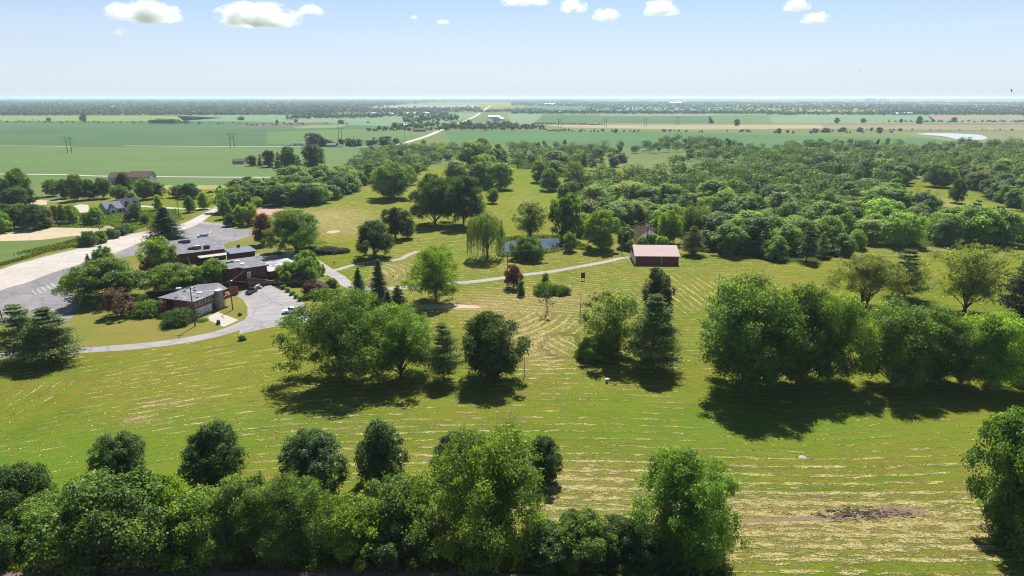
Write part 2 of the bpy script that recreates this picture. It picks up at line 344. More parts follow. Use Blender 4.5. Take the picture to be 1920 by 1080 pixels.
def smooth(pts, closed=False, k=6):
    n = len(pts); o = []
    rng_ = range(n if closed else n - 1)
    for i in rng_:
        p0 = pts[(i - 1) % n] if closed or i else pts[0]; p1 = pts[i]; p2 = pts[(i + 1) % n]; p3 = pts[(i + 2) % n] if closed or i + 2 < n else pts[-1]
        for j in range(k):
            t = j / k
            o.append(tuple(.5 * (2 * p1[c] + (p2[c] - p0[c]) * t + (2 * p0[c] - 5 * p1[c] + 4 * p2[c] - p3[c]) * t * t + (3 * p1[c] - p0[c] - 3 * p2[c] + p3[c]) * t ** 3) for c in (0, 1)))
    if not closed: o.append(tuple(pts[-1]))
    return o
def sheet(name, px, z, m, sm=True, thick=0):
    pts = [P(*q) for q in px]
    if sm: pts = smooth(pts, True, 5)
    me = pymesh(name, [(x, y, z) for x, y in pts], [tuple(range(len(pts)))])
    if me.polygons[0].normal.z < 0: me.flip_normals()
    return tag(link(name, me, None, m), kind='structure')
def ribbon(name, px, wd, z, m, world=False):
    pts = smooth(px if world else [P(*q) for q in px], False, 6); L = []; n = len(pts)
    wds = wd if hasattr(wd, '__len__') else [wd] * 2
    for i, p in enumerate(pts):
        a = pts[min(i + 1, n - 1)]; b_ = pts[max(i - 1, 0)]; d = Vector((a[0] - b_[0], a[1] - b_[1])).normalized(); h = (wds[0] + (wds[1] - wds[0]) * i / (n - 1)) / 2
        L += [(p[0] - d.y * h, p[1] + d.x * h, z), (p[0] + d.y * h, p[1] - d.x * h, z)]
    return tag(link(name, pymesh(name, L, [(2 * i, 2 * i + 1, 2 * i + 3, 2 * i + 2) for i in range(n - 1)]), None, m), kind='structure')
def pavemat(name, c1, c2, c3, crack=.08, cs=.12):
    m, nt, b = newmat(name, .85, .2); p = pos(nt)
    n1 = noise(nt, p, .05, 5, .65, .5); n2 = noise(nt, p, .4, 5, .6); n3 = noise(nt, p, 3, 4, .7)
    c = mix(nt, ramp(nt, n1, .38, .6), c1, c2); c = mix(nt, ramp(nt, n2, .5, .75), c, c3)
    c = mix(nt, mth(nt, 'MULTIPLY', ramp(nt, noise(nt, pos(nt, .25, 1, 1), .5, 5, .7), .5, .7), .5), c, [a * .66 for a in c1]); c = mix(nt, mth(nt, 'MULTIPLY', n3, .4), c, [a * .6 for a in c1])
    wv = node(nt, 'ShaderNodeVectorMath', {'operation': 'ADD'}, _0=p, _1=node(nt, 'ShaderNodeTexNoise', Vector=p, Scale=.3).outputs['Color']).outputs[0]
    e = node(nt, 'ShaderNodeTexVoronoi', {'feature': 'DISTANCE_TO_EDGE'}, Vector=wv, Scale=cs).outputs['Distance']
    k = mth(nt, 'MULTIPLY', mth(nt, 'SUBTRACT', 1, ramp(nt, e, crack * .1, crack * .35)), .28)
    c = mix(nt, k, c, [a * .45 for a in c1]); nt.links.new(c, b.inputs['Base Color']); bump(nt, b, n3, .03); return m
M_CONC = pavemat('worn_concrete', (.36, .32, .275), (.42, .375, .32), (.46, .42, .36))
M_ASPH = pavemat('grey_asphalt', (.165, .155, .158), (.215, .2, .2), (.25, .235, .23), .1, .1)
M_ASPHL = pavemat('pale_asphalt', (.235, .22, .215), (.29, .27, .255), (.32, .295, .27), .12, .09)
M_PATH = pavemat('path_asphalt', (.25, .23, .215), (.3, .275, .25), (.33, .3, .27), .05, .2)
def dirtmat(name, c1, c2, c3=None):
    m, nt, b = newmat(name, .95, .08); p = pos(nt)
    n1 = noise(nt, p, .07, 5, .65, .5); n2 = noise(nt, p, .9, 5, .7)
    c = mix(nt, ramp(nt, n1, .4, .62), c1, c2); c = mix(nt, ramp(nt, n2, .35, .75), c, c3 or [a * .75 for a in c1])
    nt.links.new(c, b.inputs['Base Color']); bump(nt, b, n2, .15); return m
M_DIRT = dirtmat('bare_tan_earth', (.36, .28, .2), (.42, .33, .24), (.3, .27, .15))
M_SOIL = dirtmat('tilled_brown_soil', (.15, .1, .08), (.19, .135, .1))
M_MULCH = dirtmat('brown_debris', (.17, .11, .085), (.23, .16, .11), (.13, .1, .07))
M_COURT = dirtmat('faded_red_court', (.36, .22, .19), (.39, .26, .22))
def cropmat(name, c1, c2, ang=0.0, per=0, c3=None):
    m, nt, b = newmat(name, .95, .05); p = pos(nt)
    n1 = noise(nt, p, .004, 4, .55, .5); n2 = noise(nt, pos(nt, .35, 1, 1), .012, 5, .65); n3 = noise(nt, p, .12, 4, .6)
    c = mix(nt, ramp(nt, n1, .35, .65), c1, c2); c = mix(nt, mth(nt, 'MULTIPLY', ramp(nt, n2, .45, .75), .4), c, c3 or [a * 1.3 for a in c1])
    st = mth(nt, 'SINE', mth(nt, 'ADD', mth(nt, 'MULTIPLY', noise(nt, p, .006, 2), 12), mth(nt, 'DIVIDE', node(nt, 'ShaderNodeSeparateXYZ', Vector=p).outputs[1], 5.5)))
    c = mix(nt, mth(nt, 'MULTIPLY', ramp(nt, st, .2, 1), .16), c, [a * 1.5 for a in c1])
    c = mix(nt, mth(nt, 'MULTIPLY', n3, .45), c, [a * .6 for a in c1]); nt.links.new(c, b.inputs['Base Color']); return m
CROP = {
 'deep': cropmat('deep_green_crop', (.052, .105, .04), (.068, .125, .042), c3=(.1, .14, .055)), 'mid': cropmat('green_crop', (.085, .14, .042), (.1, .155, .05), c3=(.13, .17, .05)),
 'bright': cropmat('bright_green_crop', (.06, .13, .045), (.075, .15, .045), c3=(.11, .16, .06)), 'pale': cropmat('pale_green_crop', (.12, .19, .09), (.14, .2, .1)),
 'tan': cropmat('ripe_tan_field', (.27, .21, .12), (.3, .235, .14)), 'brown': cropmat('brown_field', (.2, .155, .1), (.23, .18, .11)),
 'soil': cropmat('dark_soil_field', (.1, .085, .07), (.12, .1, .08)), 'marsh': cropmat('marsh', (.13, .16, .07), (.16, .17, .08)), 'yel': cropmat('yellow_green_field', (.16, .2, .05), (.15, .19, .05)),
 'hay': cropmat('hay_strip', (.25, .22, .08), (.3, .24, .11)), 'rough': cropmat('rough_pasture', (.1, .135, .04), (.13, .155, .05)), 'quarry': cropmat('pale_graded_land', (.26, .22, .2), (.2, .19, .17), c3=(.12, .14, .07)),
}
def field(px, mk, k): return sheet('field', px, .04 + .03 * k, CROP[mk], False)
field([(-60, 210), (2000, 210), (2600, 330), (1920, 345), (1400, 330), (960, 300), (420, 350), (-700, 420)], 'rough', 0)
field([(-400, 229), (620, 226), (760, 232), (700, 250), (640, 274), (380, 276), (-500, 275)], 'deep', 1)
field([(-500, 276), (380, 277), (640, 275), (700, 278), (620, 332), (300, 333), (-900, 327)], 'mid', 1)
field([(-900, 333), (520, 335), (480, 347), (60, 349), (-900, 343)], 'mid', 1)
field([(280, 348), (500, 347), (480, 355), (300, 356)], 'hay', 2)
field([(-200, 218), (330, 217), (420, 221), (340, 227), (-260, 227)], 'yel', 2)
field([(330, 216), (900, 212), (880, 222), (800, 236), (700, 236), (480, 228), (345, 227)], 'pale', 2)
field([(432, 238), (520, 232), (600, 229), (640, 231), (560, 236), (480, 242)], 'soil', 3)
field([(545, 238), (585, 235), (650, 235), (640, 239), (560, 241)], 'yel', 4)
field([(500, 247), (760, 241), (795, 247), (770, 262), (700, 270), (500, 270)], 'mid', 3)
field([(600, 268), (700, 262), (770, 262), (740, 276), (600, 274)], 'deep', 4)
field([(830, 246), (1200, 246), (1330, 249), (1450, 252), (1800, 262), (1700, 276), (1300, 280), (850, 270)], 'bright', 2)
field([(950, 213), (1950, 214), (2100, 231), (960, 232)], 'pale', 2)
field([(1020, 215), (1330, 216), (1340, 231), (1000, 231)], 'deep', 3)
field([(1130, 215), (1330, 215), (1335, 218), (1120, 217)], 'brown', 4)
field([(1330, 216), (1500, 215), (1520, 233), (1330, 232)], 'mid', 3)
field([(1440, 217), (1740, 216), (1760, 231), (1450, 232)], 'pale', 4)
field([(1740, 217), (2060, 216), (2100, 228), (1750, 228)], 'brown', 4)
field([(1015, 234), (1300, 234), (1538, 234), (1545, 241), (1300, 243), (1060, 239)], 'tan', 3)
field([(1538, 234), (2050, 234), (2100, 245), (1640, 243), (1545, 241)], 'brown', 3)
field([(1660, 248), (2100, 246), (2200, 270), (1800, 268)], 'marsh', 3)
field([(960, 201), (1110, 195), (1200, 199), (1120, 206), (965, 207)], 'deep', 3)
field([(1125, 196), (1350, 197), (1500, 206), (1140, 207)], 'pale', 4)
field([(700, 198), (900, 197), (880, 206), (720, 206)], 'quarry', 3)
field([(480, 196), (640, 196), (600, 202), (500, 202)], 'quarry', 3)
field([(1445, 194), (1700, 194), (1680, 199), (1460, 199)], 'quarry', 3)
field([(1720, 196), (1950, 196), (1940, 201), (1740, 201)], 'brown', 3)
tag(link('lake', pymesh('lake', [(-90000, 20400, .5), (90000, 20400, .5), (90000, 120000, .5), (-90000, 120000, .5)], [(0, 1, 2, 3)]), None, None), kind='structure')
def watermat(name, col, rough=.06, bs=.02, sc=1.2):
    m, nt, b = newmat(name, rough, .5); b.inputs['Base Color'].default_value = (*col, 1); b.inputs['IOR'].default_value = 1.33
    bump(nt, b, noise(nt, pos(nt), sc, 3), bs); return m
M_LAKE = watermat('lake_water', (.03, .06, .09), .3, .1, .05); bpy.data.objects['lake'].data.materials.append(M_LAKE)
M_POND = watermat('pond_water', (.035, .03, .018), .05, .015); M_POND2 = dirtmat('muddy_water', (.03, .02, .01), (.045, .028, .014))
sheet('pond', [(934, 478), (940, 455), (958, 447), (1000, 444), (1050, 444), (1060, 448), (1070, 457), (1100, 462), (1098, 468), (1075, 466), (1045, 470), (1020, 475), (980, 480), (950, 480)], .012, M_POND)
sheet('pond', [(1192, 458), (1186, 440), (1188, 424), (1215, 422), (1240, 430), (1232, 445), (1228, 458)], .012, M_POND2)
sheet('pond', [(1718, 251), (1760, 250), (1800, 251), (1835, 253), (1850, 258), (1842, 262), (1800, 262), (1770, 256)], .3, watermat('far_pond_water', (.35, .36, .36), .3, .01), True)
# lawns round the club house, crops and bare earth at the left
M_LAWN = cropmat('club_lawn', (.14, .165, .025), (.17, .175, .03), c3=(.2, .17, .04))
def lawnmat():
    m, nt, b = newmat('club_house_lawn', .9, .08); p = pos(nt)
    n1 = noise(nt, p, .06, 5, .6, .4); n2 = noise(nt, p, .7, 5, .65); n3 = noise(nt, p, 4, 4, .7)
    c = mix(nt, ramp(nt, n1, .35, .62), (.13, .145, .02), (.185, .155, .03)); c = mix(nt, mth(nt, 'MULTIPLY', ramp(nt, n2, .4, .7), .5), c, (.15, .125, .03))
    c = mix(nt, mth(nt, 'MULTIPLY', n3, .35), c, (.07, .09, .015)); nt.links.new(c, b.inputs['Base Color']); bump(nt, b, n3, .12); return m
M_LAWN = lawnmat()
ASP = [(-140, 560), (0, 504), (75, 482), (150, 464), (200, 449), (250, 437), (300, 428), (343, 418), (370, 405), (392, 394), (410, 384), (425, 384), (412, 393), (392, 404), (378, 414), (400, 418), (425, 420), (438, 429), (478, 431), (474, 440), (445, 450), (425, 456), (405, 466), (340, 480), (262, 478), (200, 490), (160, 506), (125, 516), (112, 523), (122, 535), (140, 552), (150, 570), (138, 590), (122, 604), (60, 608), (0, 610), (-140, 640)]
sheet('parking_lot', ASP, .008, M_ASPH, True)
sheet('lawn', [(262, 476), (232, 482), (160, 507), (125, 517), (114, 523), (124, 535), (142, 552), (152, 570), (140, 590), (124, 605), (60, 610), (0, 612), (-60, 614), (-60, 662), (60, 660), (165, 652), (250, 646), (320, 638), (380, 628), (425, 614), (449, 604), (463, 592), (462, 576), (452, 563), (436, 553), (400, 540), (410, 500), (330, 482)], .005, M_LAWN, False)
sheet('lawn', [(425, 458), (446, 452), (476, 441), (480, 433), (500, 430), (520, 452), (560, 470), (540, 472), (500, 475), (476, 479), (440, 480)], .005, M_LAWN, False)
sheet('lawn', [(531, 541), (560, 532), (600, 522), (640, 540), (655, 560), (600, 580), (568, 566)], .005, M_LAWN, False)
sheet('road', [(-140, 562), (0, 506), (75, 484), (150, 465.5), (200, 450.5), (250, 438.5), (300, 429.5), (343, 419.5), (370, 406.5), (392, 395.5), (412, 384.5), (423, 385), (410, 394), (392, 406), (372, 420), (340, 432), (300, 441), (262, 455), (217, 474), (160, 492), (100, 511), (50, 530), (0, 545), (-140, 600)], .016, M_CONC)
sheet('parking_lot', [(441, 553), (475, 538), (500, 535), (527, 535), (530, 541), (567, 566), (592, 590), (575, 604), (552, 606), (512, 613), (478, 620), (448, 627), (452, 607), (464, 592), (464, 576), (455, 562)], .010, M_ASPHL, False)
ribbon('road', [(-200, 676), (-60, 670), (60, 664), (165, 656), (250, 650), (320, 642), (380, 632), (430, 619), (468, 603), (500, 585)], [4.2, 5.4], .014, M_ASPHL)
sheet('driveway', [(384, 597), (408, 585), (447, 600), (420, 613)], .012, M_TAN, False)
ribbon('path', [(519, 536), (550, 527), (585, 521), (606, 515), (622, 510)], 3.6, .016, M_PATH)
ribbon('path', [(585, 489), (597, 496), (610, 505), (622, 512), (638, 522), (652, 534), (672, 540), (720, 541), (780, 538), (842, 531), (880, 529), (942, 521), (985, 515), (1035, 509), (1085, 500), (1135, 491), (1165, 484), (1186, 483)], [5.2, 2.8], .020, M_PATH)
ribbon('path', [(616, 508), (635, 505), (655, 499), (690, 492), (745, 487), (765, 478), (784, 471)], 2.8, .024, M_PATH)
sheet('patio', [(476, 478), (500, 474), (540, 471), (572, 473), (592, 482), (596, 494), (560, 492), (510, 489), (484, 486)], .008, M_PALE, False)
sheet('sand_patch', [(782, 573), (800, 571), (850, 571), (893, 573), (897, 578), (850, 578), (800, 580)], .008, M_DIRT)
sheet('tennis_court', [(478, 395), (486, 391), (545, 393), (556, 399), (545, 404), (482, 402)], .02, M_COURT, False)
sheet('sand_patch', [(612, 436), (618, 433), (632, 432), (638, 434), (625, 437)], .008, M_DIRT)
sheet('crop_field', [(-160, 452), (0, 451), (74, 450), (133, 444), (165, 447), (150, 458), (90, 472), (0, 499), (-160, 545)], .01, cropmat('young_green_crop', (.085, .13, .03), (.11, .145, .04), c3=(.19, .16, .07)))
sheet('dirt_lot', [(-200, 470), (-100, 442), (0, 438), (30, 429), (104, 427), (191, 429), (205, 436), (178, 441), (133, 443), (74, 450), (0, 452), (-100, 456)], .02, M_DIRT)
sheet('dirt_lot', [(50, 383), (60, 376), (83, 375), (88, 379), (84, 384)], .02, M_DIRT)
sheet('driveway', [(138, 386), (150, 383), (165, 384), (170, 397), (150, 399), (146, 392)], .03, M_TAN, False)
ribbon('driveway', [(84, 376), (110, 377), (135, 377), (165, 374)], 5, .03, M_ASPHL)
ribbon('driveway', [(255, 386), (290, 388), (340, 391), (395, 391)], 4.5, .03, M_TAN)
ribbon('driveway', [(376, 417), (400, 420), (428, 420)], 5, .03, M_ASPHL)
ribbon('road', [(-900, 325), (0, 327), (200, 331), (480, 333), (560, 331), (580, 328), (600, 322)], 6, .3, M_TAN)
ribbon('road', [(-500, 272.5), (0, 274), (135, 275)], 7, .3, M_TAN)
ribbon('road', [(232, 274), (480, 275.5), (640, 275), (725, 274), (752, 270), (770, 265), (802, 255), (830, 243), (860, 232), (893, 217), (905, 208), (922, 197)], [7, 13], .35, M_TAN)
ribbon('path', [(825, 303), (838, 301), (850, 302)], 4, .03, M_PATH)
sheet('soil_field', [(-300, 1068), (400, 1070), (900, 1072), (1100, 1085), (1100, 1400), (-500, 1400)], .01, M_SOIL, False)
sheet('soil_patch', [(1390, 975), (1480, 971), (1560, 966), (1640, 957), (1670, 950), (1730, 956), (1738, 962), (1690, 968), (1600, 972), (1500, 976), (1400, 980)], .008, M_MULCH)
M_LINE = simple('worn_white_paint', (.5, .48, .45), .8, .2, 2)
def marks(name, pts, wd, z, label_kind='road_marking'):
    mb = MB()
    for p, q in pts:
        p, q = Vector(P(*p)), Vector(P(*q)); d = (q - p).normalized(); n = Vector((-d.y, d.x)) * wd / 2; mb.add([(*(p - n), z), (*(q - n), z), (*(q + n), z), (*(p + n), z)], [(0, 1, 2, 3)])
    tag(mb.build(name, M_LINE), kind='structure')
marks('road_marking', [((384, 444), (391, 438.5)), ((362, 449), (368, 445)), ((398, 432), (408, 431))] + [((60 + 9 * k, 545 - 3.4 * k), (68 + 9 * k, 552 - 3.4 * k)) for k in range(5)] + [((392, 436 - .6 * k + k), (396, 433 + k)) for k in range(3)], .18, .026)
M_SEAL = simple('crack_sealer', (.07, .068, .07), .7, .1, 2)
def crack(px, seed):
    r = np.random.default_rng(seed); pts = smooth([P(*q) for q in px], False, 8); L = []
    for i, p in enumerate(pts): o = r.normal(size=2) * .15; h = .06 + .07 * r.random(); L += [(p[0] + o[0], p[1] + o[1] - h, .027), (p[0] + o[0], p[1] + o[1] + h, .027)]
    tag(link('sealed_crack', pymesh('sealed_crack', L, [(2 * i, 2 * i + 2, 2 * i + 3, 2 * i + 1) for i in range(len(pts) - 1)]), None, M_SEAL), kind='structure')
for i, q in enumerate((((488, 540), (505, 562), (530, 575), (548, 606)), ((470, 580), (500, 574), (540, 570), (566, 572)), ((478, 612), (500, 590), (520, 560), (524, 540)), ((10, 560), (50, 540), (95, 534)), ((30, 600), (60, 560), (70, 520)), ((180, 480), (230, 460), (300, 448)), ((0, 530), (80, 500), (160, 480), (240, 458)), ((400, 432), (420, 440), (452, 436)), ((20, 585), (80, 570), (130, 575)))): crack(q, i)
# fallen hay lying in the rows (nobody could count it)
n = 2200000; sx_ = NR.uniform(-150, 235, n); sy_ = NR.uniform(82, 330, n)
keep = NR.random(n) < np.clip(110 / sy_, .15, 1) * np.clip(150 / sy_, .2, 1); sx_, sy_ = sx_[keep], sy_[keep]
in_v = np.abs(sx_) < sy_ * .82; sx_, sy_ = sx_[in_v], sy_[in_v]
a_, b_, w_ = mowfields(sx_, sy_); v_, d_, l_ = vis_dry(sx_, sy_)
c_ = np.where(w_ > .5, b_, a_); fr = np.abs(np.mod(c_ / PER + .17, 1) - .5)
pr = np.exp(-(fr / .055) ** 2) * np.clip(v_ * (.35 + .65 * (wob(sx_, sy_, .35, 77) > -.1)), 0, 1) * .22 + .02 * d_
blocked = np.zeros(len(sx_), bool)
for o in [o for o in COL.objects if o.name.split('.')[0] in ('parking_lot', 'road', 'path', 'pond', 'driveway', 'patio', 'crop_field', 'dirt_lot', 'soil_field')]:
    vs = [tuple(v.co[:2]) for v in o.data.vertices]
    if len(o.data.polygons) > 1: vs = vs[0::2] + vs[1::2][::-1]
    blocked |= inpoly(sx_, sy_, vs)
for k in WOODS: blocked |= inpoly(sx_, sy_, WOODS[k])
blocked |= (sx_ < -55) & (sy_ > 160) | (np.abs(w_ - .5) < .45)
k_ = (NR.random(len(sx_)) < pr) & ~blocked; sx_, sy_ = sx_[k_], sy_[k_]
def strewn(x, y, s, up, hgt):
    n = len(x); d = NR.normal(size=(n, 3)); d[:, 2] *= up; d /= np.linalg.norm(d, axis=1)[:, None]
    e = np.cross(d, NR.normal(size=(n, 3)) + [0, 0, 1e-3]); e /= np.linalg.norm(e, axis=1)[:, None]
    c = np.stack([x, y, NR.uniform(.03, hgt, n)], 1); s = (s * NR.uniform(.6, 1.4, n))[:, None]
    d = d * s; e = e * s * .45; V = np.stack([c - d - e, c + d - e, c + d + e, c - d + e], 1); V[:, :, 2] = np.maximum(V[:, :, 2], .02); return V
M_HAY = leafmat('dry_hay', .8, .15)
hv = strewn(sx_, sy_, .13 * np.clip(sy_ / 110, .9, 2.0), .12, .07)
o = link('cut_hay', quads('cut_hay', hv, NR.uniform(.6, 1.25, len(hv))), None, M_HAY); o.color = (.5, .43, .2, 1)
tag(o, 'pale dry hay lying in long rows on the mown grass', 'hay', kind='stuff')
# ------------------------------------------------------------------ tree models
def unit(v): return v / np.maximum(np.linalg.norm(v, axis=-1, keepdims=True), 1e-9)
def leafquads(rng, c, nrm, size, aspect, axis=None):
    n = len(c); nrm = unit(nrm); ax = rng.normal(size=(n, 3)) if axis is None else axis + rng.normal(size=(n, 3)) * .35
    u = unit(ax - nrm * np.sum(ax * nrm, 1, keepdims=True)); v = np.cross(nrm, u)
    s = (size * rng.uniform(.6, 1.35, n))[:, None]; u = u * s * .5; v = v * s * .5 / aspect
    return np.stack([c - u - v * .35, c - v, c + u, c + v], 1)      # kite shaped leaf spray
def puff_leaves(rng, puffs, n, size, aspect=1.5, out=.9, shell=.35, updraw=0.0, tintv=.13, cl=13, cr=1.0, nj=.5, cj=.17):
    """sprays of leaves: small flattened tufts of cl leaves set over the lumps of the crown, with gaps between them"""
    pf = np.array([p[:6] for p in puffs]); ar = (pf[:, 3] * pf[:, 4] * pf[:, 5]) ** (2 / 3); m = int(n * 1.25 / cl); k = rng.choice(len(pf), m, p=ar / ar.sum())
    d = unit(rng.normal(size=(m, 3)) + [0, 0, .3]); rr = 1.02 - shell * 1.2 * rng.random(m) ** 1.3 + (rng.random(m) < .3) * rng.uniform(0, .38, m)
    c = pf[k, :3] + d * pf[k, 3:] * rr[:, None]; r0 = size * 1.15 * cr * rng.uniform(.6, 1.5, m)
    pt = rng.normal(1, tintv, len(pf))[k] * rng.normal(1, cj, m); up = unit(d * .6 + [0, 0, .8 + .5 * updraw])
    if updraw: sax = unit(d * [1, 1, .5] + [0, 0, updraw * .7])
    q = np.repeat(np.arange(m), cl); N = m * cl; o = rng.normal(size=(N, 3)) * .8
    o -= up[q] * np.sum(o * up[q], 1, keepdims=True) * .55                           # flatten the tuft across its own up axis
    if updraw: o += sax[q] * np.sum(o * sax[q], 1, keepdims=True) * .8               # and draw it out along the twig
    o -= up[q] * (np.sum(o * o, 1, keepdims=True) * .12)
    P_ = c[q] + o * r0[q][:, None]; nrm = up[q] * .8 * (.6 + .4 * out) + o * .7 * nj + rng.normal(size=(N, 3)) * nj
    axis = (sax[q] if updraw else o + [0, 0, -.1])
    return leafquads(rng, P_, nrm, size, aspect, axis), np.clip(pt[q] * rng.normal(1, .12, N), .5, 1.65)
PROF = {
 'round': lambda z: np.sqrt(np.clip(1 - (2 * z - 1) ** 2, 0, 1)),
 'egg': lambda z: np.sqrt(np.clip(1 - (2 * z ** .8 - 1) ** 2, 0, 1)),
 'dome': lambda z: np.clip(1 - z ** 2.6, 0, 1) ** .5 * (.82 + .18 * np.minimum(z * 4, 1)),
 'fan': lambda z: (.45 + .55 * np.minimum(z * 1.7, 1)) * np.clip(1 - np.clip((z - .55) / .45, 0, 1) ** 2.2, 0, 1) ** .5,
 'oval': lambda z: np.clip(1 - np.abs(2 * z - .9) ** 2.3, 0, 1) ** .6,
 'ashy': lambda z: (.62 + .38 * np.minimum(z * 2.6, 1)) * np.clip(1 - np.clip((z - .4) / .6, 0, 1) ** 2.3, 0, 1) ** .5,
 'column': lambda z: np.clip(1 - np.abs(2 * z - .75) ** 2.6 / 1.6, 0, 1) ** .7,
}
def puffs_env(rng, n, H, Rr, zb, prof, pr, inner=.25, sq=.8):
    out = []; f = PROF[prof]; i = 0
    lob = rng.uniform(0, 6.28, 3)
    while len(out) < n:
        z = rng.random(); r0 = float(f(z))
        if rng.random() > r0 + .15: continue
        a = rng.uniform(0, 6.28); r = r0 * Rr * (1 + .12 * math.sin(2 * a + lob[0]) + .1 * math.sin(3 * a + lob[1] + 3 * z) + .07 * math.sin(5 * a + lob[2]))
        q = rng.uniform(.3, .6) if rng.random() < inner else rng.uniform(.72, .95)
        p = pr * Rr * rng.uniform(.65, 1.35); rad = max(r - p * .8, 0) * q / .85
        zz = zb + (H - zb) * z; zz = min(max(zz, zb + p * .5), H - p * sq)
        out.append((rad * math.cos(a), rad * math.sin(a), zz, p, p, p * sq))
    for _ in range(int(n * inner * 1.2)):
        z = rng.uniform(.12, .8); a = rng.uniform(0, 6.28); r = float(f(z)) * Rr * rng.uniform(0, .55); p = pr * Rr * rng.uniform(1.1, 1.7); out.append((r * math.cos(a), r * math.sin(a), zb + (H - zb) * z, p, p, p * sq))
    return out
def skeleton(rng, H, Rr, zb, puffs, tr, nl=14, fork=.45, multi=1, mb=None):
    mb = mb or MB()
    bases = [(0, 0)] if multi == 1 else [(.05 * Rr * math.cos(6.28 * k / multi), .05 * Rr * math.sin(6.28 * k / multi)) for k in range(multi)]
    stems = []
    for bi, (bx, by) in enumerate(bases):
        tx, ty = (rng.uniform(-.06, .06) * Rr, rng.uniform(-.06, .06) * Rr) if multi == 1 else (bx * rng.uniform(3, 7), by * rng.uniform(3, 7))
        path = []; m = 7
        for i in range(m):
            t = i / (m - 1); path.append((bx + tx * t ** 1.3 + rng.normal() * .02 * Rr * t, by + ty * t ** 1.3 + rng.normal() * .02 * Rr * t, H * .82 * t))
        rads = [tr * (1.5 if i == 0 else 1.05 - .95 * i / (m - 1)) for i in range(m)]
        path.insert(1, (path[0][0], path[0][1], tr * 1.6)); rads.insert(1, tr * 1.02)
        mb.tube(path, rads, 8); stems.append(path)
    idx = rng.permutation(len(puffs))[:nl]
    for j in idx:
        p = puffs[j]; st = stems[rng.integers(len(stems))]; t = min(max(fork * (p[2] / H) * rng.uniform(.8, 1.15), zb * .6 / H), .75) / .82 * (len(st) - 1)
        i = int(t); a = np.array(st[i]) * (1 - (t - i)) + np.array(st[min(i + 1, len(st) - 1)]) * (t - i); e = np.array(p[:3]); L = np.linalg.norm(e - a)
        r0 = tr * .42 * (1 - .5 * a[2] / H); pts = []
        for q in (0, .2, .45, .7, .92):
            pt = a + (e - a) * q; pt[2] += L * .1 * math.sin(q * 3.1) * (1 if p[2] > a[2] else .3); pts.append(tuple(pt + rng.normal(size=3) * .015 * L * (q > 0)))
        mb.tube(pts, [r0, r0 * .8, r0 * .55, r0 * .34, r0 * .12], 5, False)
        for q in range(2):
            s = np.array(pts[2 + q]); e2 = e + rng.normal(size=3) * p[3] * .8
            mb.tube([tuple(s), tuple((s + e2) / 2 + [0, 0, .03 * L]), tuple(e2)], [r0 * .4, r0 * .25, r0 * .07], 4, False)
    return mb
TREES = {}
class Proto: pass
def reg(name, H, Rr, Vq, tint, mb, bark, leaf=None):
    p = Proto(); p.H, p.R = H, Rr
    if Vq is not None:
        mx = Vq[:, :, 2].max(); p.H = float(mx)
        rad = np.hypot(Vq[:, :, 0], Vq[:, :, 1]).reshape(-1); p.R = float(np.quantile(rad, .985))
        p.crown = quads('crown', Vq, tint); p.crown.materials.append(leaf or M_LEAF)
    else: p.crown = None
    p.trunk = pymesh('trunk', mb.V, mb.F, True); p.trunk.materials.append(bark); TREES.setdefault(name, []).append(p)
def broad(name, seed, H, Rr, zb, prof, npf, pr, n, size, aspect=1.5, tr=None, bark=None, sq=.8, inner=.25, updraw=0, out=.9, shell=.35, multi=1, tintv=.13, nl=16, fork=.45, fine=1.0, nj=.5, cj=.17):
    rng = np.random.default_rng(seed); pf = puffs_env(rng, npf, H, Rr, zb, prof, pr, inner, sq)
    Vq, t = puff_leaves(rng, pf, int(n * fine ** -1.7), size * fine, aspect, out, shell, updraw, tintv, cl=int(13 / fine), cr=1 / fine * .95, nj=nj, cj=cj)
    Vq[:, :, 2] = np.maximum(Vq[:, :, 2], .15)
    reg(name, H, Rr, Vq, t, skeleton(rng, H, Rr, zb, pf, tr or H * .022, nl, fork, multi), bark or M_BARK)
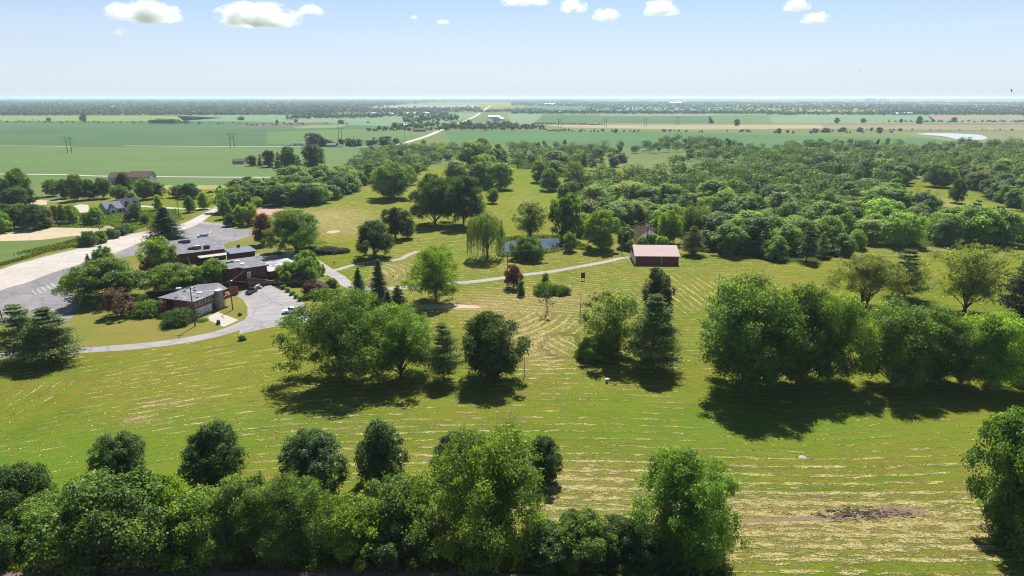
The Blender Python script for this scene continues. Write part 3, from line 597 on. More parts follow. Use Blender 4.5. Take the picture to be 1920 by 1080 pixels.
def whorled(name, seed, H, Rr, zb, kind, n_wh, nb, tufts, per, size):
    rng = np.random.default_rng(seed); mb = MB(); m = 8; tr = H * .016
    mb.tube([(rng.normal() * .01 * H * (i > 0), rng.normal() * .01 * H * (i > 0), H * i / m) for i in range(m + 1)], [tr * (1.3 if i == 0 else 1.02 - i / m) for i in range(m + 1)], 7)
    C = []; N = []; A = []; T = []
    for wi in range(n_wh):
        f = (wi + rng.uniform(-.3, .3)) / n_wh; f = min(max(f, 0), .985); z = zb + (H - zb) * f
        if kind == 'spruce': L0 = Rr * (1 - f) ** .85 * (.9 if f > .08 else .75) + .15
        elif kind == 'pine': L0 = Rr * ((1 - f) * .95 + .05) ** .85 * (.8 + .2 * min(f * 6, 1))
        else: L0 = Rr * (1 - f) ** .6
        for b in range(nb if f < .8 else max(4, nb - 1)):
            a = rng.uniform(0, 6.28); L = L0 * rng.uniform(.62, 1.15); ca, sa = math.cos(a), math.sin(a)
            rise = {'spruce': -.12, 'pine': .18, 'cedar': .7}[kind] * L + (.9 * L if f > .93 else 0)
            pts = [(ca * L * q, sa * L * q, z + rise * q + (.12 if kind == 'pine' else .06) * L * (q ** 2)) for q in (0, .35, .7, 1)]
            mb.tube(pts, [tr * .35 * (1 - f * .6), tr * .22, tr * .12, tr * .04], 4, False)
            k = max(3, int(tufts * L / Rr + 2)); tv = rng.normal(1, .14)
            for j in range(k):
                q = (.22 if kind != 'pine' else .35) + (.8 if kind != 'pine' else .68) * j / k * rng.uniform(.9, 1.1) + .04; q = min(q, 1.02)
                sp = (.09 + .2 * (1 - abs(2 * q - 1.1))) * L + .12
                c0 = np.array([ca * L * q, sa * L * q, z + rise * q + (.12 if kind == 'pine' else .06) * L * q * q])
                off = rng.normal(size=(per, 3)) * [sp, sp, sp * .13 if kind == 'pine' else sp * .22]; C.append(c0 + off)
                if kind == 'spruce': C[-1][:, 2] -= np.hypot(off[:, 0], off[:, 1]) * .35
                N.append(rng.normal(size=(per, 3)) * .55 + [ca * .25, sa * .25, 1.0]); A.append(np.tile([ca, sa, .5 if kind == 'pine' else 0], (per, 1)) + rng.normal(size=(per, 3)) * .35)
                T.append(np.full(per, tv) * rng.normal(1, .15, per))
    C = np.concatenate(C); N = np.concatenate(N); A = np.concatenate(A); T = np.concatenate(T)
    reg(name, H, Rr, leafquads(rng, C, N, size, 2.2, A), np.clip(T, .5, 1.5), mb, M_BARK, M_NEEDLE)
def willow(name, seed, H, Rr, n_str, size):
    rng = np.random.default_rng(seed); pf = puffs_env(rng, 40, H, Rr, H * .45, 'dome', .24, .2, .7)
    Vq, t = puff_leaves(rng, pf, 16000, size * .8, 2.2, .5, .5); Vs = []; Ts = []
    for i in range(n_str):
        p = pf[rng.integers(len(pf))]; a = math.atan2(p[1], p[0]) + rng.normal() * .5; c = np.array(p[:3]) + [math.cos(a) * p[3], math.sin(a) * p[3], 0]
        L = rng.uniform(.12, 1) ** 1.5 * min(c[2] - .4, H * .6); k = int(L / (size * .4)) + 2; q = np.linspace(0, 1, k)
        C = c + np.stack([math.cos(a) * .35 * np.sin(q * 2) + rng.normal(size=k) * .1, math.sin(a) * .35 * np.sin(q * 2) + rng.normal(size=k) * .1, -q * L], 1)
        Vs.append(leafquads(rng, C, np.stack([np.cos(a + rng.normal(size=k)), np.sin(a + rng.normal(size=k)), np.zeros(k)], 1), size, 2.6, np.tile([0, 0, -1.0], (k, 1)))); Ts.append(np.full(k, rng.normal(1, .15)))
    V = np.concatenate([Vq] + Vs); reg(name, H, Rr, V, np.clip(np.concatenate([t] + Ts), .5, 1.5), skeleton(rng, H, Rr, H * .4, pf, H * .035, 18), M_BARK)
def bare(name, seed, H, Rr, up, n1=11, wood=None, drift=.0, leafn=0):
    rng = np.random.default_rng(seed); mb = MB(); tr = H * .016
    mb.tube([(drift * H * t ** 2, 0, H * t) for t in (0, .1, .3, .5, .7, .85, 1)], [tr * k for k in (1.4, 1, .85, .65, .45, .3, .08)], 6)
    tips = []
    def br(p, d, L, r, lv):
        d = unit(np.array(d)); q = p + d * L * .5 + rng.normal(size=3) * .06 * L; e = p + d * L + rng.normal(size=3) * .1 * L + [0, 0, .08 * L * up]
        mb.tube([tuple(p), tuple(q), tuple(e)], [r, r * .65, r * .2], 4, False); tips.append(e)
        if lv:
            for s in (q, e, p + (e - p) * .75): br(s, d + rng.normal(size=3) * .55 + [0, 0, .25 * up], L * rng.uniform(.35, .6), r * .45, lv - 1)
    for i in range(n1):
        f = .22 + .74 * i / n1; a = rng.uniform(0, 6.28); L = Rr * (1.15 - .8 * f) * rng.uniform(.7, 1.2)
        br(np.array([drift * H * f * f, 0, H * f]), [math.cos(a), math.sin(a), up * rng.uniform(.5, 1.2)], L, tr * .4 * (1 - f * .6), 2)
    Vq = t = None
    if leafn:
        tips = np.array(tips); c = tips[rng.integers(len(tips), size=leafn)] + rng.normal(size=(leafn, 3)) * Rr * .07; Vq = leafquads(rng, c, rng.normal(size=(leafn, 3)), .3, 1.6); t = np.clip(rng.normal(1, .2, leafn), .5, 1.5)
    reg(name, H, Rr, Vq, t, mb, wood or M_BARKW); p = TREES[name][-1]
    p.H, p.R = H, Rr
# near, finely leaved
for s in (1, 2, 3): broad('ash', s, 16, 8.2, 1.8, 'ashy', 95, .17, 44000, .42, 1.9, updraw=1.0, bark=M_BARKG, sq=.95, inner=.3, shell=.6, multi=(1, 3, 2)[s - 1], nl=24, fork=.3, fine=.85, nj=.42, cj=.23)
for s in (4, 5): broad('locust', s, 15, 10.5, 2.2, 'dome', 120, .15, 46000, .33, 1.5, sq=.6, inner=.3, out=.7, shell=.6, nl=26, fork=.35, tintv=.1, fine=.78)
for s in (6, 7): broad('linden', s, 9, 4.6, .25, 'round' if s == 6 else 'egg', 190, .125, 26000, .3, 1.2, sq=.95, inner=.35, out=1.5, shell=.3, tintv=.06, nl=8, fine=.78)
for s in (8, 9, 10): broad('maple', s, 12, 6.2, 1.2, ('round', 'egg', 'dome')[s - 8], 70, .2, 24000, .4, 1.4, sq=.75, inner=.2, shell=.4, fine=.78)
for s in (11, 12): broad('oak', s, 13, 7.6, 2.4, 'dome', 100, .16, 30000, .38, 1.3, sq=.7, inner=.25, out=1.1, shell=.35, nl=22, fine=.78)
for s in (13, 14, 15): broad('shrub', s, 6, 5, .1, 'dome', 75, .17, 26000, .3, 1.4, sq=.8, inner=.15, shell=.45, tr=.14, multi=4, tintv=.2, fine=.78, cj=.22)
for s in (16, 17): broad('bright', s, 14, 8.2, .4, 'egg' if s == 16 else 'oval', 130, .15, 46000, .36, 1.6, sq=.85, inner=.3, updraw=.6, shell=.5, tintv=.14, tr=.3, nl=20, fine=.78)
broad('airy', 18, 13, 6.5, 2, 'round', 70, .17, 24000, .3, 1.7, sq=.9, inner=.35, shell=.9, out=.4, nl=30, fork=.4)
broad('airy', 19, 14, 8.5, 2.5, 'fan', 75, .18, 30000, .3, 2.2, sq=.7, inner=.35, shell=.9, out=.4, nl=32, fork=.35)
for s in (20, 21): broad('elm', s, 13, 9.5, 4.2, 'dome', 90, .18, 34000, .3, 2.0, sq=.6, inner=.25, shell=.7, out=.5, nl=30, fork=.25, multi=2)
for s in (22, 23): broad('poplar', s, 13, 5, .6, 'oval', 70, .2, 17000, .42, 1.4, sq=1.1, inner=.15, shell=.45)
broad('column', 24, 14, 3.9, .3, 'column', 90, .24, 22000, .3, 1.4, sq=1.3, inner=.1, out=1.2, tintv=.07)
broad('cone', 25, 4.5, 1.3, .05, 'column', 40, .3, 6000, .22, 1.6, sq=1.4, inner=.1, tr=.08, nl=4)
for s in (26, 27): broad('plum', s, 6, 4.2, .5, 'dome', 55, .18, 12000, .27, 1.5, sq=.75, inner=.25, shell=.8, out=.5, tr=.16, nl=22)
for s in (28, 29): broad('juniper', s, 2.2, 4.2, .05, 'dome', 60, .2, 13000, .28, 2.2, sq=.4, inner=.15, updraw=.5, tr=.1, nl=5)
whorled('pine', 30, 15, 6.2, 1.8, 'pine', 14, 6, 9, 34, .42); whorled('pine', 31, 14, 6.0, 1.0, 'pine', 15, 7, 9, 34, .42)
whorled('spruce', 32, 15, 4.3, .4, 'spruce', 30, 8, 6, 16, .42); whorled('spruce', 33, 13, 4.2, .4, 'spruce', 26, 8, 6, 16, .42)
willow('willow', 34, 13, 7.5, 620, .4)
bare('dead', 35, 8, 2.3, .1, 14); bare('dead', 36, 11, 2.6, .25, 14); bare('deadbush', 37, 7, 5.5, 1.4, 26); bare('deadtop', 38, 8, 2.6, .2, 12, leafn=700)
# coarser crowns for the woods and far rows
for s in range(40, 48): broad('wood', s, 12 + s % 3, 6 + .5 * (s % 2), .6, ('round', 'egg', 'dome', 'oval')[s % 4], 38, .25, 11000, .6, 1.4, sq=.8, inner=.15, shell=.28, updraw=.3 * (s % 2), nl=8, tintv=.14, out=1.3, nj=.28, cj=.07)
for s in range(48, 51): broad('woodshrub', s, 5.5, 5, .1, 'dome', 28, .27, 5500, .55, 1.4, sq=.85, inner=.1, tr=.12, nl=4, tintv=.14, out=1.3, shell=.28, nj=.28, cj=.07)
whorled('woodpine', 51, 14, 4.6, 1, 'spruce', 15, 7, 4, 9, .8); whorled('woodpine', 52, 13, 5, 1.5, 'pine', 11, 6, 5, 12, .8)

KINDNAME = {'ash': 'ash_tree', 'locust': 'locust_tree', 'linden': 'linden_tree', 'maple': 'maple_tree', 'oak': 'oak_tree', 'shrub': 'shrub', 'bright': 'broadleaf_tree', 'airy': 'broadleaf_tree', 'elm': 'elm_tree', 'poplar': 'poplar_tree',
            'column': 'columnar_tree', 'cone': 'conical_shrub', 'plum': 'ornamental_tree', 'juniper': 'juniper_shrub', 'pine': 'pine_tree', 'spruce': 'spruce_tree', 'willow': 'willow_tree', 'dead': 'dead_tree', 'deadbush': 'dead_shrub', 'deadtop': 'dying_pine_tree',
            'wood': 'broadleaf_tree', 'woodshrub': 'shrub', 'woodpine': 'conifer_tree'}
COLS = {'g': (0.116, 0.203, 0.035), 'b': (.165, .275, .03), 'y': (.21, .31, .035), 'd': (.065, .125, .028), 'dd': (0.042, 0.073, 0.025), 'bg': (0.079, 0.142, 0.057), 'o': (0.139, 0.171, 0.046), 'gg': (.14, .205, .06), 'p': (0.116, 0.046, 0.042), 'pp': (0.231, 0.043, 0.057),
        'pi': (0.135, 0.195, 0.060), 'sb': (0.098, 0.124, 0.087), 'sd': (0.046, 0.077, 0.035), 'br': (.13, .09, .075), 'pg': (.19, .26, .06), 'gr': (0.301, 0.256, 0.212)}
def plant(kind, px, py, top, wpx, col, label, group=None, cat=None, rot=None, var=None, Hm=None):
    if kind in ('shrub', 'bright') and py > 1035: py -= 32 if kind == 'shrub' else 22
    x, y = P(px, py)
    H, t = up_at(y, top); W = wpx * y / (FOC * CP + (540 - (py + top) / 2) * SP)
    if Hm: H = Hm
    W *= {'shrub': 1.3, 'ash': 1.18, 'locust': 1.08, 'juniper': 1.15, 'wood': 1.1, 'airy': 1.15, 'elm': 1.02, 'pine': 1.1, 'willow': 1.1}.get(kind, 1.0)
    ps = TREES[kind]; p = ps[(var if var is not None else R.randrange(len(ps))) % len(ps)]
    n = KINDNAME[kind]; c = cat or ('shrub' if 'shrub' in n else 'tree')
    return put(p, n, x, y, max(H, .4), W / 2, COLS[col] if isinstance(col, str) else col, label, c, group, rot)
def put(p, n, x, y, H, Rr, col, label, cat, group, rot=None):
    e = empty(n, (x, y, 0), label, cat, group, R.uniform(0, 6.28) if rot is None else rot)
    e.scale = (Rr / p.R, Rr / p.R, H / p.H)
    link('trunk', p.trunk, e)
    if p.crown:
        c = link('crown', p.crown, e); j = R.uniform(.88, 1.12); c.color = (col[0] * j, col[1] * R.uniform(.95, 1.05) * j, col[2] * j, 1)
    return e
T = plant
g = 'lindens in a row on the mown grass'
T('linden', 229, 893, 813, 100, 'd', 'round dark green tree, the first and smallest of the row of clipped looking trees', g, var=0)
T('linden', 407, 905, 792, 122, 'd', 'round dark green tree second along the row, in a ring of brown earth', g, var=1)
T('linden', 592, 925, 808, 130, 'bg', 'broad blue green round tree third along the row, widest of its row', g, var=0)
T('linden', 716, 908, 785, 98, 'bg', 'tall egg shaped blue green tree fourth along the row', g, var=1)
T('linden', 856, 890, 806, 92, 'bg', 'grey green round tree half hidden behind the big bright tree of the hedge', g)
T('linden', 1020, 900, 818, 68, 'bg', 'blue green round tree showing just past the bare brown shrub', g)
T('deadbush', 950, 890, 800, 112, 'br', 'bare brown twiggy shrub behind the big bright tree of the hedge')
g = 'tall shrubs of the hedge at the near edge'
SH = [('shrub', 45, 985, 874, 118, 'd', 'dark olive shrub with fine leaves at the end of the near hedge'), ('shrub', 72, 1040, 936, 130, 'b', 'bright green shrub in front of the dark olive one at the hedge end'), ('shrub', 2, 1078, 985, 90, 'g', 'mid green shrub cut by the frame in the bottom corner'),
 ('shrub', 140, 990, 925, 66, 'b', 'small bright green shrub between the dark olive one and the wide dark mass'), ('shrub', 225, 1030, 892, 205, 'g', 'widest dark shrub of the hedge, below the smallest round tree'), ('shrub', 160, 1066, 968, 130, 'gg', 'grey green shrub at the very edge of the ploughed strip'),
 ('shrub', 262, 1064, 962, 130, 'o', 'olive shrub in front of the widest dark shrub'), ('shrub', 318, 1000, 893, 92, 'b', 'bright vine covered shrub just before the second round tree'), ('shrub', 378, 1062, 925, 140, 'b', 'bright green shrub under the second round tree'),
 ('shrub', 470, 1020, 890, 110, 'gg', 'grey green shrub between the second and third round trees'), ('shrub', 440, 1067, 952, 90, 'g', 'green shrub below the grey green one at the hedge foot'), ('bright', 548, 1062, 885, 170, 'g', 'large fine leaved green tree of the hedge below the third round tree'),
 ('shrub', 672, 1062, 928, 118, 'y', 'yellow green shrub with brown gap of earth behind it'), ('shrub', 748, 1040, 888, 118, 'gg', 'grey green shrub right below the fourth round tree'), ('shrub', 765, 1068, 962, 110, 'd', 'dark shrub in the shade beside the big bright tree'),
 ('shrub', 1025, 1068, 985, 92, 'd', 'low dark shrub on the sunny side of the big bright tree'), ('shrub', 1092, 1066, 962, 104, 'g', 'mid green shrub midway between the two big hedge trees'), ('shrub', 1158, 1064, 975, 84, 'd', 'dark low shrub against the spreading hedge tree'), ('shrub', 1215, 1067, 1000, 90, 'd', 'lowest dark shrub under the spreading hedge tree')]
for a in SH: T(*a, group=g)
T('bright', 908, 1056, 806, 262, 'b', 'biggest bright green tree of the near hedge', None, var=0)
T('bright', 1283, 1060, 838, 208, 'g', 'spreading green tree ending the near hedge, beside striped hay rows', None, var=1)
T('maple', 1895, 1000, 768, 168, 'g', 'big green tree cut by the frame edge, top in line with the shaded trees', None, var=1)
T('shrub', 1925, 1062, 905, 118, 'g', 'dark lower tree in front of the big one at the frame edge', None, cat='tree')
# the groups on the mown field
T('locust', 640, 708, 541, 210, 'g', 'largest feathery domed tree beside the concrete yard, casting a long shadow', None, var=0)
T('locust', 752, 706, 570, 158, 'g', 'feathery domed tree touching the largest one, lighter green', None, var=1)
T('pine', 832, 712, 605, 76, 'pi', 'narrow dark ragged pine between the feathery tree and the round one', None, var=0)
T('maple', 928, 712, 579, 134, 'd', 'round dark crowned tree at the end of the shaded group', None, var=0)
T('dead', 983, 706, 652, 22, 'gr', 'thin leaning dead snag beside the round dark crowned tree', None)
T('airy', 1148, 668, 545, 116, 'pg', 'loose pale green tree standing beside the tall pine', None, var=0)
T('pine', 1223, 692, 552, 104, 'pi', 'tall dark white pine with layered boughs beside the pale green tree', None, var=1)
T('column', 1230, 602, 500, 60, 'sd', 'narrow dark columnar tree directly behind the tall pine', None)
T('shrub', 1120, 668, 628, 66, 'b', 'low green suckers at the foot of the loose pale tree', None)
g = 'big upswept trees in the clump on the mown field'
T('ash', 1392, 730, 512, 172, 'g', 'tallest upswept tree at the open end of the big clump', g, var=0); T('ash', 1448, 724, 532, 120, 'b', 'upswept tree close behind the tallest of the big clump', g, var=1)
T('ash', 1496, 722, 528, 118, 'g', 'third upswept tree of the big clump, darker underneath', g, var=2); T('ash', 1552, 714, 545, 122, 'b', 'fourth upswept tree, before the gap with sunlit grass', g, var=0)
T('ash', 1676, 724, 560, 140, 'g', 'fifth upswept tree, first past the sunlit gap', g, var=1); T('ash', 1745, 716, 572, 110, 'g', 'sixth upswept tree of the big clump, a shade darker', g, var=2)
T('ash', 1800, 722, 588, 92, 'b', 'small seventh upswept tree of the big clump', g, var=0)
T('ash', 1862, 732, 580, 118, 'b', 'eighth upswept tree, lighter, near the frame edge', g, var=1); T('ash', 1935, 720, 596, 96, 'g', 'last upswept tree of the big clump, cut by the frame', g, var=2)
T('elm', 1620, 577, 476, 152, 'o', 'wide vase shaped tree with forked trunk behind the big clump', None, var=0)
T('pine', 1694, 560, 467, 84, 'pi', 'grey green white pine next to the vase shaped tree', None, var=0)
T('airy', 1808, 585, 452, 150, 'pg', 'tall airy pale tree with bare forked limbs, between two pines', None, var=1)
T('pine', 1916, 596, 478, 84, 'sd', 'dark white pine at the frame edge behind the big clump', None, var=1)
T('dead', 1346, 552, 494, 20, 'gr', 'thin bare dead tree behind the big clump, near the striped hay', None, var=1)
# pines and trees round the club house
T('pine', 46, 676, 570, 98, 'pi', 'layered white pine nearest the frame edge beside the loop drive', None, var=0); T('pine', 100, 680, 577, 100, 'pi', 'second layered white pine beside the loop drive', None, var=1)
T('oak', 203, 562, 484, 150, 'g', 'wide spreading tree on the lawn edge of the parking lot', None, var=0)
T('shrub', 137, 538, 512, 34, 'b', 'small round bush at the tip of the parking lot island', None)
T('spruce', 168, 508, 476, 22, 'sb', 'small dark spruce beside the parking lot', None); T('spruce', 182, 505, 468, 26, 'sb', 'larger of two dark spruces beside the parking lot', None)
T('poplar', 200, 508, 459, 38, 'b', 'bright green tree behind the two dark spruces', None)
T('maple', 297, 505, 440, 74, 'b', 'bright round tree at the corner of the large flat roof', None, var=0)
T('plum', 279, 512, 486, 32, 'pp', 'small red purple tree beside the wooden pergola', None)
T('maple', 325, 550, 494, 92, 'b', 'bright tree between pergola and low flat roofed house', None, var=1)
T('spruce', 354, 512, 482, 20, 'd', 'small dark spire between the two bright courtyard trees', None); T('maple', 403, 540, 484, 62, 'b', 'bright tree touching the tall brick wing', None, var=2)
T('shrub', 372, 545, 500, 48, 'g', 'green bush between the two bright courtyard trees', None)
T('plum', 228, 592, 539, 68, 'br', 'brown purple small tree alone on the lawn', None, var=0); T('plum', 315, 592, 563, 26, 'pp', 'red purple shrub against the front of the garage house', None, var=1)
for a in (('juniper', 280, 590, 560, 56, 'g', 'large spreading juniper at the lawn corner of the garage house'), ('juniper', 335, 606, 577, 62, 'd', 'dark spreading juniper before the garage door'), ('juniper', 268, 566, 550, 30, 'd', 'dark juniper nearest the brown purple tree'),
          ('juniper', 300, 556, 543, 60, 'dd', 'dark clipped hedge shrub behind the garage house'), ('juniper', 380, 602, 596, 20, 'b', 'low bright shrub beside the garage apron')): T(*a, group='spreading junipers round the garage house')
T('woodshrub', 410, 608, 599, 9, 'd', 'tiny dark shrub beside the pale garage apron'); T('woodshrub', 450, 592, 586, 8, 'd', 'tiny dark shrub on the lawn beside the curved drive'); T('woodshrub', 454, 638, 628, 16, 'g', 'lone low bush on the grass below the loop drive')
T('spruce', 313, 452, 388, 76, 'sd', 'large dark conifer at the road behind the flat roof', None, var=0)
T('locust', 556, 474, 391, 116, 'g', 'large domed tree above the brick wing patio', None, var=0)
T('maple', 496, 458, 398, 44, 'p', 'dark purple leaved tree beside the large domed tree', None, var=2)
T('oak', 702, 483, 413, 84, 'd', 'dark round tree on the lawn beside the path fork', None, var=1); T('oak', 742, 448, 387, 64, 'dd', 'darkest round tree behind the one at the path fork', None, var=0)
T('maple', 764, 446, 400, 34, 'y', 'yellow green tree leaning out beside the darkest round tree', None)
T('locust', 818, 563, 459, 104, 'b', 'tall bright drooping tree alone beside the gravel patch', None, var=1)
for i, (a, b, c, h) in enumerate(((585, 473, 462, 34), (615, 474, 462, 36), (642, 473, 464, 26))): T('shrub', a, b, c, h, 'dd', ('dark clipped hedge bush under the large domed tree', 'middle dark clipped bush of the low hedge', 'end bush of the low dark hedge by the path')[i], 'low dark hedge bushes')
T('spruce', 712, 572, 486, 48, 'sb', 'blue grey spruce, tallest of the group by the path', None, var=0); T('spruce', 673, 552, 501, 34, 'd', 'small green spruce beside the taller blue grey one', None, var=1)
T('spruce', 728, 584, 545, 34, 'sb', 'small blue grey spruce in front of the tallest one', None, var=1); T('pine', 747, 578, 535, 34, 'd', 'young dark pine beside the small blue grey spruce', None)
T('plum', 589, 556, 527, 50, 'p', 'purple shrub in front of the little brown pyramid roof', None); T('shrub', 623, 545, 521, 22, 'gg', 'grey green bush beside the little brown pyramid roof', None)
for a in (('shrub', 545, 530, 490, 46, 'g', 'tall green shrub before the low pale roof'), ('shrub', 575, 528, 480, 40, 'g', 'shrub at the end of the low pale roof'), ('shrub', 576, 498, 468, 34, 'b', 'bright green shrub at the far corner of the pale roof'), ('shrub', 522, 533, 520, 16, 'y', 'tiny yellow green bush against the brick wall'), ('shrub', 560, 532, 506, 40, 'o', 'olive shrub in the middle of the bed by the pale roof'), ('shrub', 592, 517, 488, 26, 'b', 'bright bush at the bed end near the wide path')): T(*a, group='shrubs in the bed by the pale roof')
for a in (('juniper', 500, 478, 474, 20, 'g', 'first low hedge shrub on the patio'), ('juniper', 522, 476, 472, 24, 'g', 'second low hedge shrub on the patio')): T(*a, group='low patio hedge')
for i, (a, b) in enumerate(((532, 542), (540, 547), (548, 553), (556, 559), (563, 564))): T('woodshrub', a, b, b - 9, 13, 'y', 'weedy shrub %s along the yard kerb' % ('first', 'second', 'third', 'fourth', 'fifth')[i], 'weeds on the yard kerb')
# pond and barn
T('willow', 914, 484, 394, 78, 'gg', 'weeping willow with hanging strands at the pond end')
T('airy', 994, 446, 376, 58, 'gg', 'feathery grey green tree behind the pond', None, var=0); T('poplar', 1060, 449, 360, 62, 'g', 'tall green tree on the far bank of the pond', None, var=0)
T('shrub', 991, 486, 441, 54, 'g', 'tall round bush on the near bank of the pond', None); T('poplar', 1068, 471, 433, 30, 'b', 'small bright tree on the near bank of the pond', None)
T('maple', 1126, 468, 392, 72, 'b', 'bright dense tree beside the pond with shadow on the grass', None, var=1); T('poplar', 1172, 464, 420, 36, 'g', 'green tree right behind the power pole by the barn', None)
T('maple', 1252, 456, 390, 54, 'b', 'bright round tree directly behind the barn roof', None, var=0); T('airy', 1292, 452, 380, 56, 'gg', 'pale grey green tree behind the brownish pine', None)
T('pine', 1299, 478, 424, 46, 'o', 'brownish open pine standing beside the barn', None, var=1)
for a in (('woodshrub', 1205, 464, 441, 28, 'b', 'bright bush at the muddy water'), ('woodshrub', 1226, 466, 436, 28, 'g', 'bush between muddy water and barn'), ('woodshrub', 1240, 470, 440, 30, 'b', 'bush against the small brown gable'), ('woodshrub', 1180, 470, 448, 22, 'g', 'low bush beside the barn corner')): T(*a, group='bushes behind the barn')
T('plum', 963, 540, 496, 46, 'p', 'dark purple small tree beside the narrow path', None, var=1); T('cone', 978, 554, 524, 18, 'g', 'small green cone shaped shrub beside the purple tree')
T('cone', 1024, 540, 510, 22, 'b', 'upright shrub rising from the low planting bed'); T('juniper', 1022, 552, 527, 40, 'g', 'spreading shrub on the low planting bed'); T('juniper', 1050, 551, 532, 36, 'g', 'low shrub at the end of the planting bed')
T('deadtop', 1024, 588, 527, 30, 'dd', 'half dead small pine with a dark tuft at its top'); T('dead', 1027, 585, 545, 22, 'gr', 'thin grey dead sapling beside the half dead pine', None, var=0)
T('dead', 1088, 596, 542, 24, 'gr', 'spindly dead tree midway to the loose pale tree', None, var=1); T('dead', 1131, 578, 530, 26, 'gr', 'grey dead tree behind the loose pale tree', None, var=0)
# fairway trees
g = 'trees in the middle row between the fairways'
T('oak', 816, 420, 324, 100, 'd', 'large dark oak with visible trunk, first of the pair on the fairway', None, var=0); T('oak', 869, 424, 328, 92, 'd', 'large dark oak, second of the pair on the fairway', None, var=1)
T('maple', 923, 381, 350, 26, 'g', 'small round tree just past the dark oak pair', None); T('maple', 732, 372, 302, 92, 'g', 'big green tree with round shadow alone on the fairway', None, var=0); T('maple', 768, 346, 310, 34, 'b', 'smaller bright tree behind the big one on the fairway')
for a in (('wood', 856, 350, 298, 52, 'pg', 'pale green tree nearest the dark oaks in the middle row'), ('wood', 900, 352, 290, 62, 'b', 'bright green tree of the middle row above the dark oaks'), ('wood', 938, 355, 302, 46, 'b', 'bright tree on the open side of the middle row'),
          ('wood', 885, 330, 262, 62, 'g', 'highest green tree of the middle row'), ('wood', 928, 328, 274, 56, 'g', 'broad green tree far up the middle row'), ('wood', 902, 305, 256, 46, 'b', 'smaller green tree at the top of the middle row'), ('wood', 910, 340, 285, 46, 'y', 'yellow green tree amid the middle row'), ('wood', 935, 308, 268, 34, 'g', 'last tree of the middle row beside the bright fairway')): T(*a, group=g)
g = 'trees at the far edge of the bright fairway'
for a in (('maple', 1031, 357, 314, 46, 'g', 'round tree with shadow at the bright fairway edge'), ('maple', 1012, 342, 300, 36, 'b', 'bright tree behind the round one at the fairway edge'), ('airy', 1075, 352, 302, 42, 'gg', 'feathery grey green tree at the bright fairway edge'), ('wood', 1042, 320, 280, 56, 'g', 'wide green tree behind the fairway edge'), ('wood', 1062, 370, 340, 34, 'g', 'low green tree where wood meets bright fairway'), ('deadbush', 1098, 352, 325, 30, 'gr', 'bare grey bush behind the feathery tree')): T(*a, group=g)
for a in (('woodpine', 1095, 318, 285, 16, 'sd', 'dark conifer left of the yellow clearing group'), ('woodpine', 1112, 320, 282, 20, 'sd', 'taller dark conifer in front of the yellow clearing'), ('woodpine', 1128, 322, 288, 18, 'pi', 'pine in front of the yellow clearing'), ('wood', 1150, 313, 292, 22, 'd', 'round dark tree before the yellow clearing'), ('wood', 1165, 305, 285, 24, 'g', 'green tree at the edge of the yellow clearing'), ('wood', 1090, 312, 296, 26, 'd', 'dark rounded tree before the conifer group')): T(*a, group='trees before the yellow clearing')
g = 'trees round the long clearing at the wood edge'
for a in (('maple', 1752, 350, 306, 46, 'd', 'dark tree with shadow at the head of the long clearing'), ('maple', 1768, 351, 308, 44, 'g', 'second dark tree with shadow at the head of the long clearing'), ('maple', 1792, 380, 333, 30, 'd', 'leaning dark tree alone on the long clearing'), ('maple', 1870, 432, 402, 38, 'dd', 'dark round bush like tree at the foot of the long clearing'), ('deadbush', 1745, 402, 366, 46, 'gr', 'bare branching dead tree at the clearing side'), ('deadbush', 1715, 385, 350, 28, 'gr', 'smaller bare dead tree at the clearing side'),
          ('plum', 1870, 410, 385, 26, 'br', 'brownish small tree on the clearing bank'), ('deadbush', 1706, 338, 296, 50, 'gr', 'large grey leafless tree at the back of the clearing'), ('maple', 1548, 320, 292, 26, 'dd', 'very dark round tree before the second clearing'), ('plum', 1538, 300, 284, 14, 'p', 'little brown purple tree in the second clearing'), ('woodpine', 1620, 295, 278, 12, 'p', 'reddish conifer at the back of the second clearing'), ('woodpine', 1800, 322, 290, 18, 'sd', 'dark spire behind the long clearing')): T(*a, group=g)
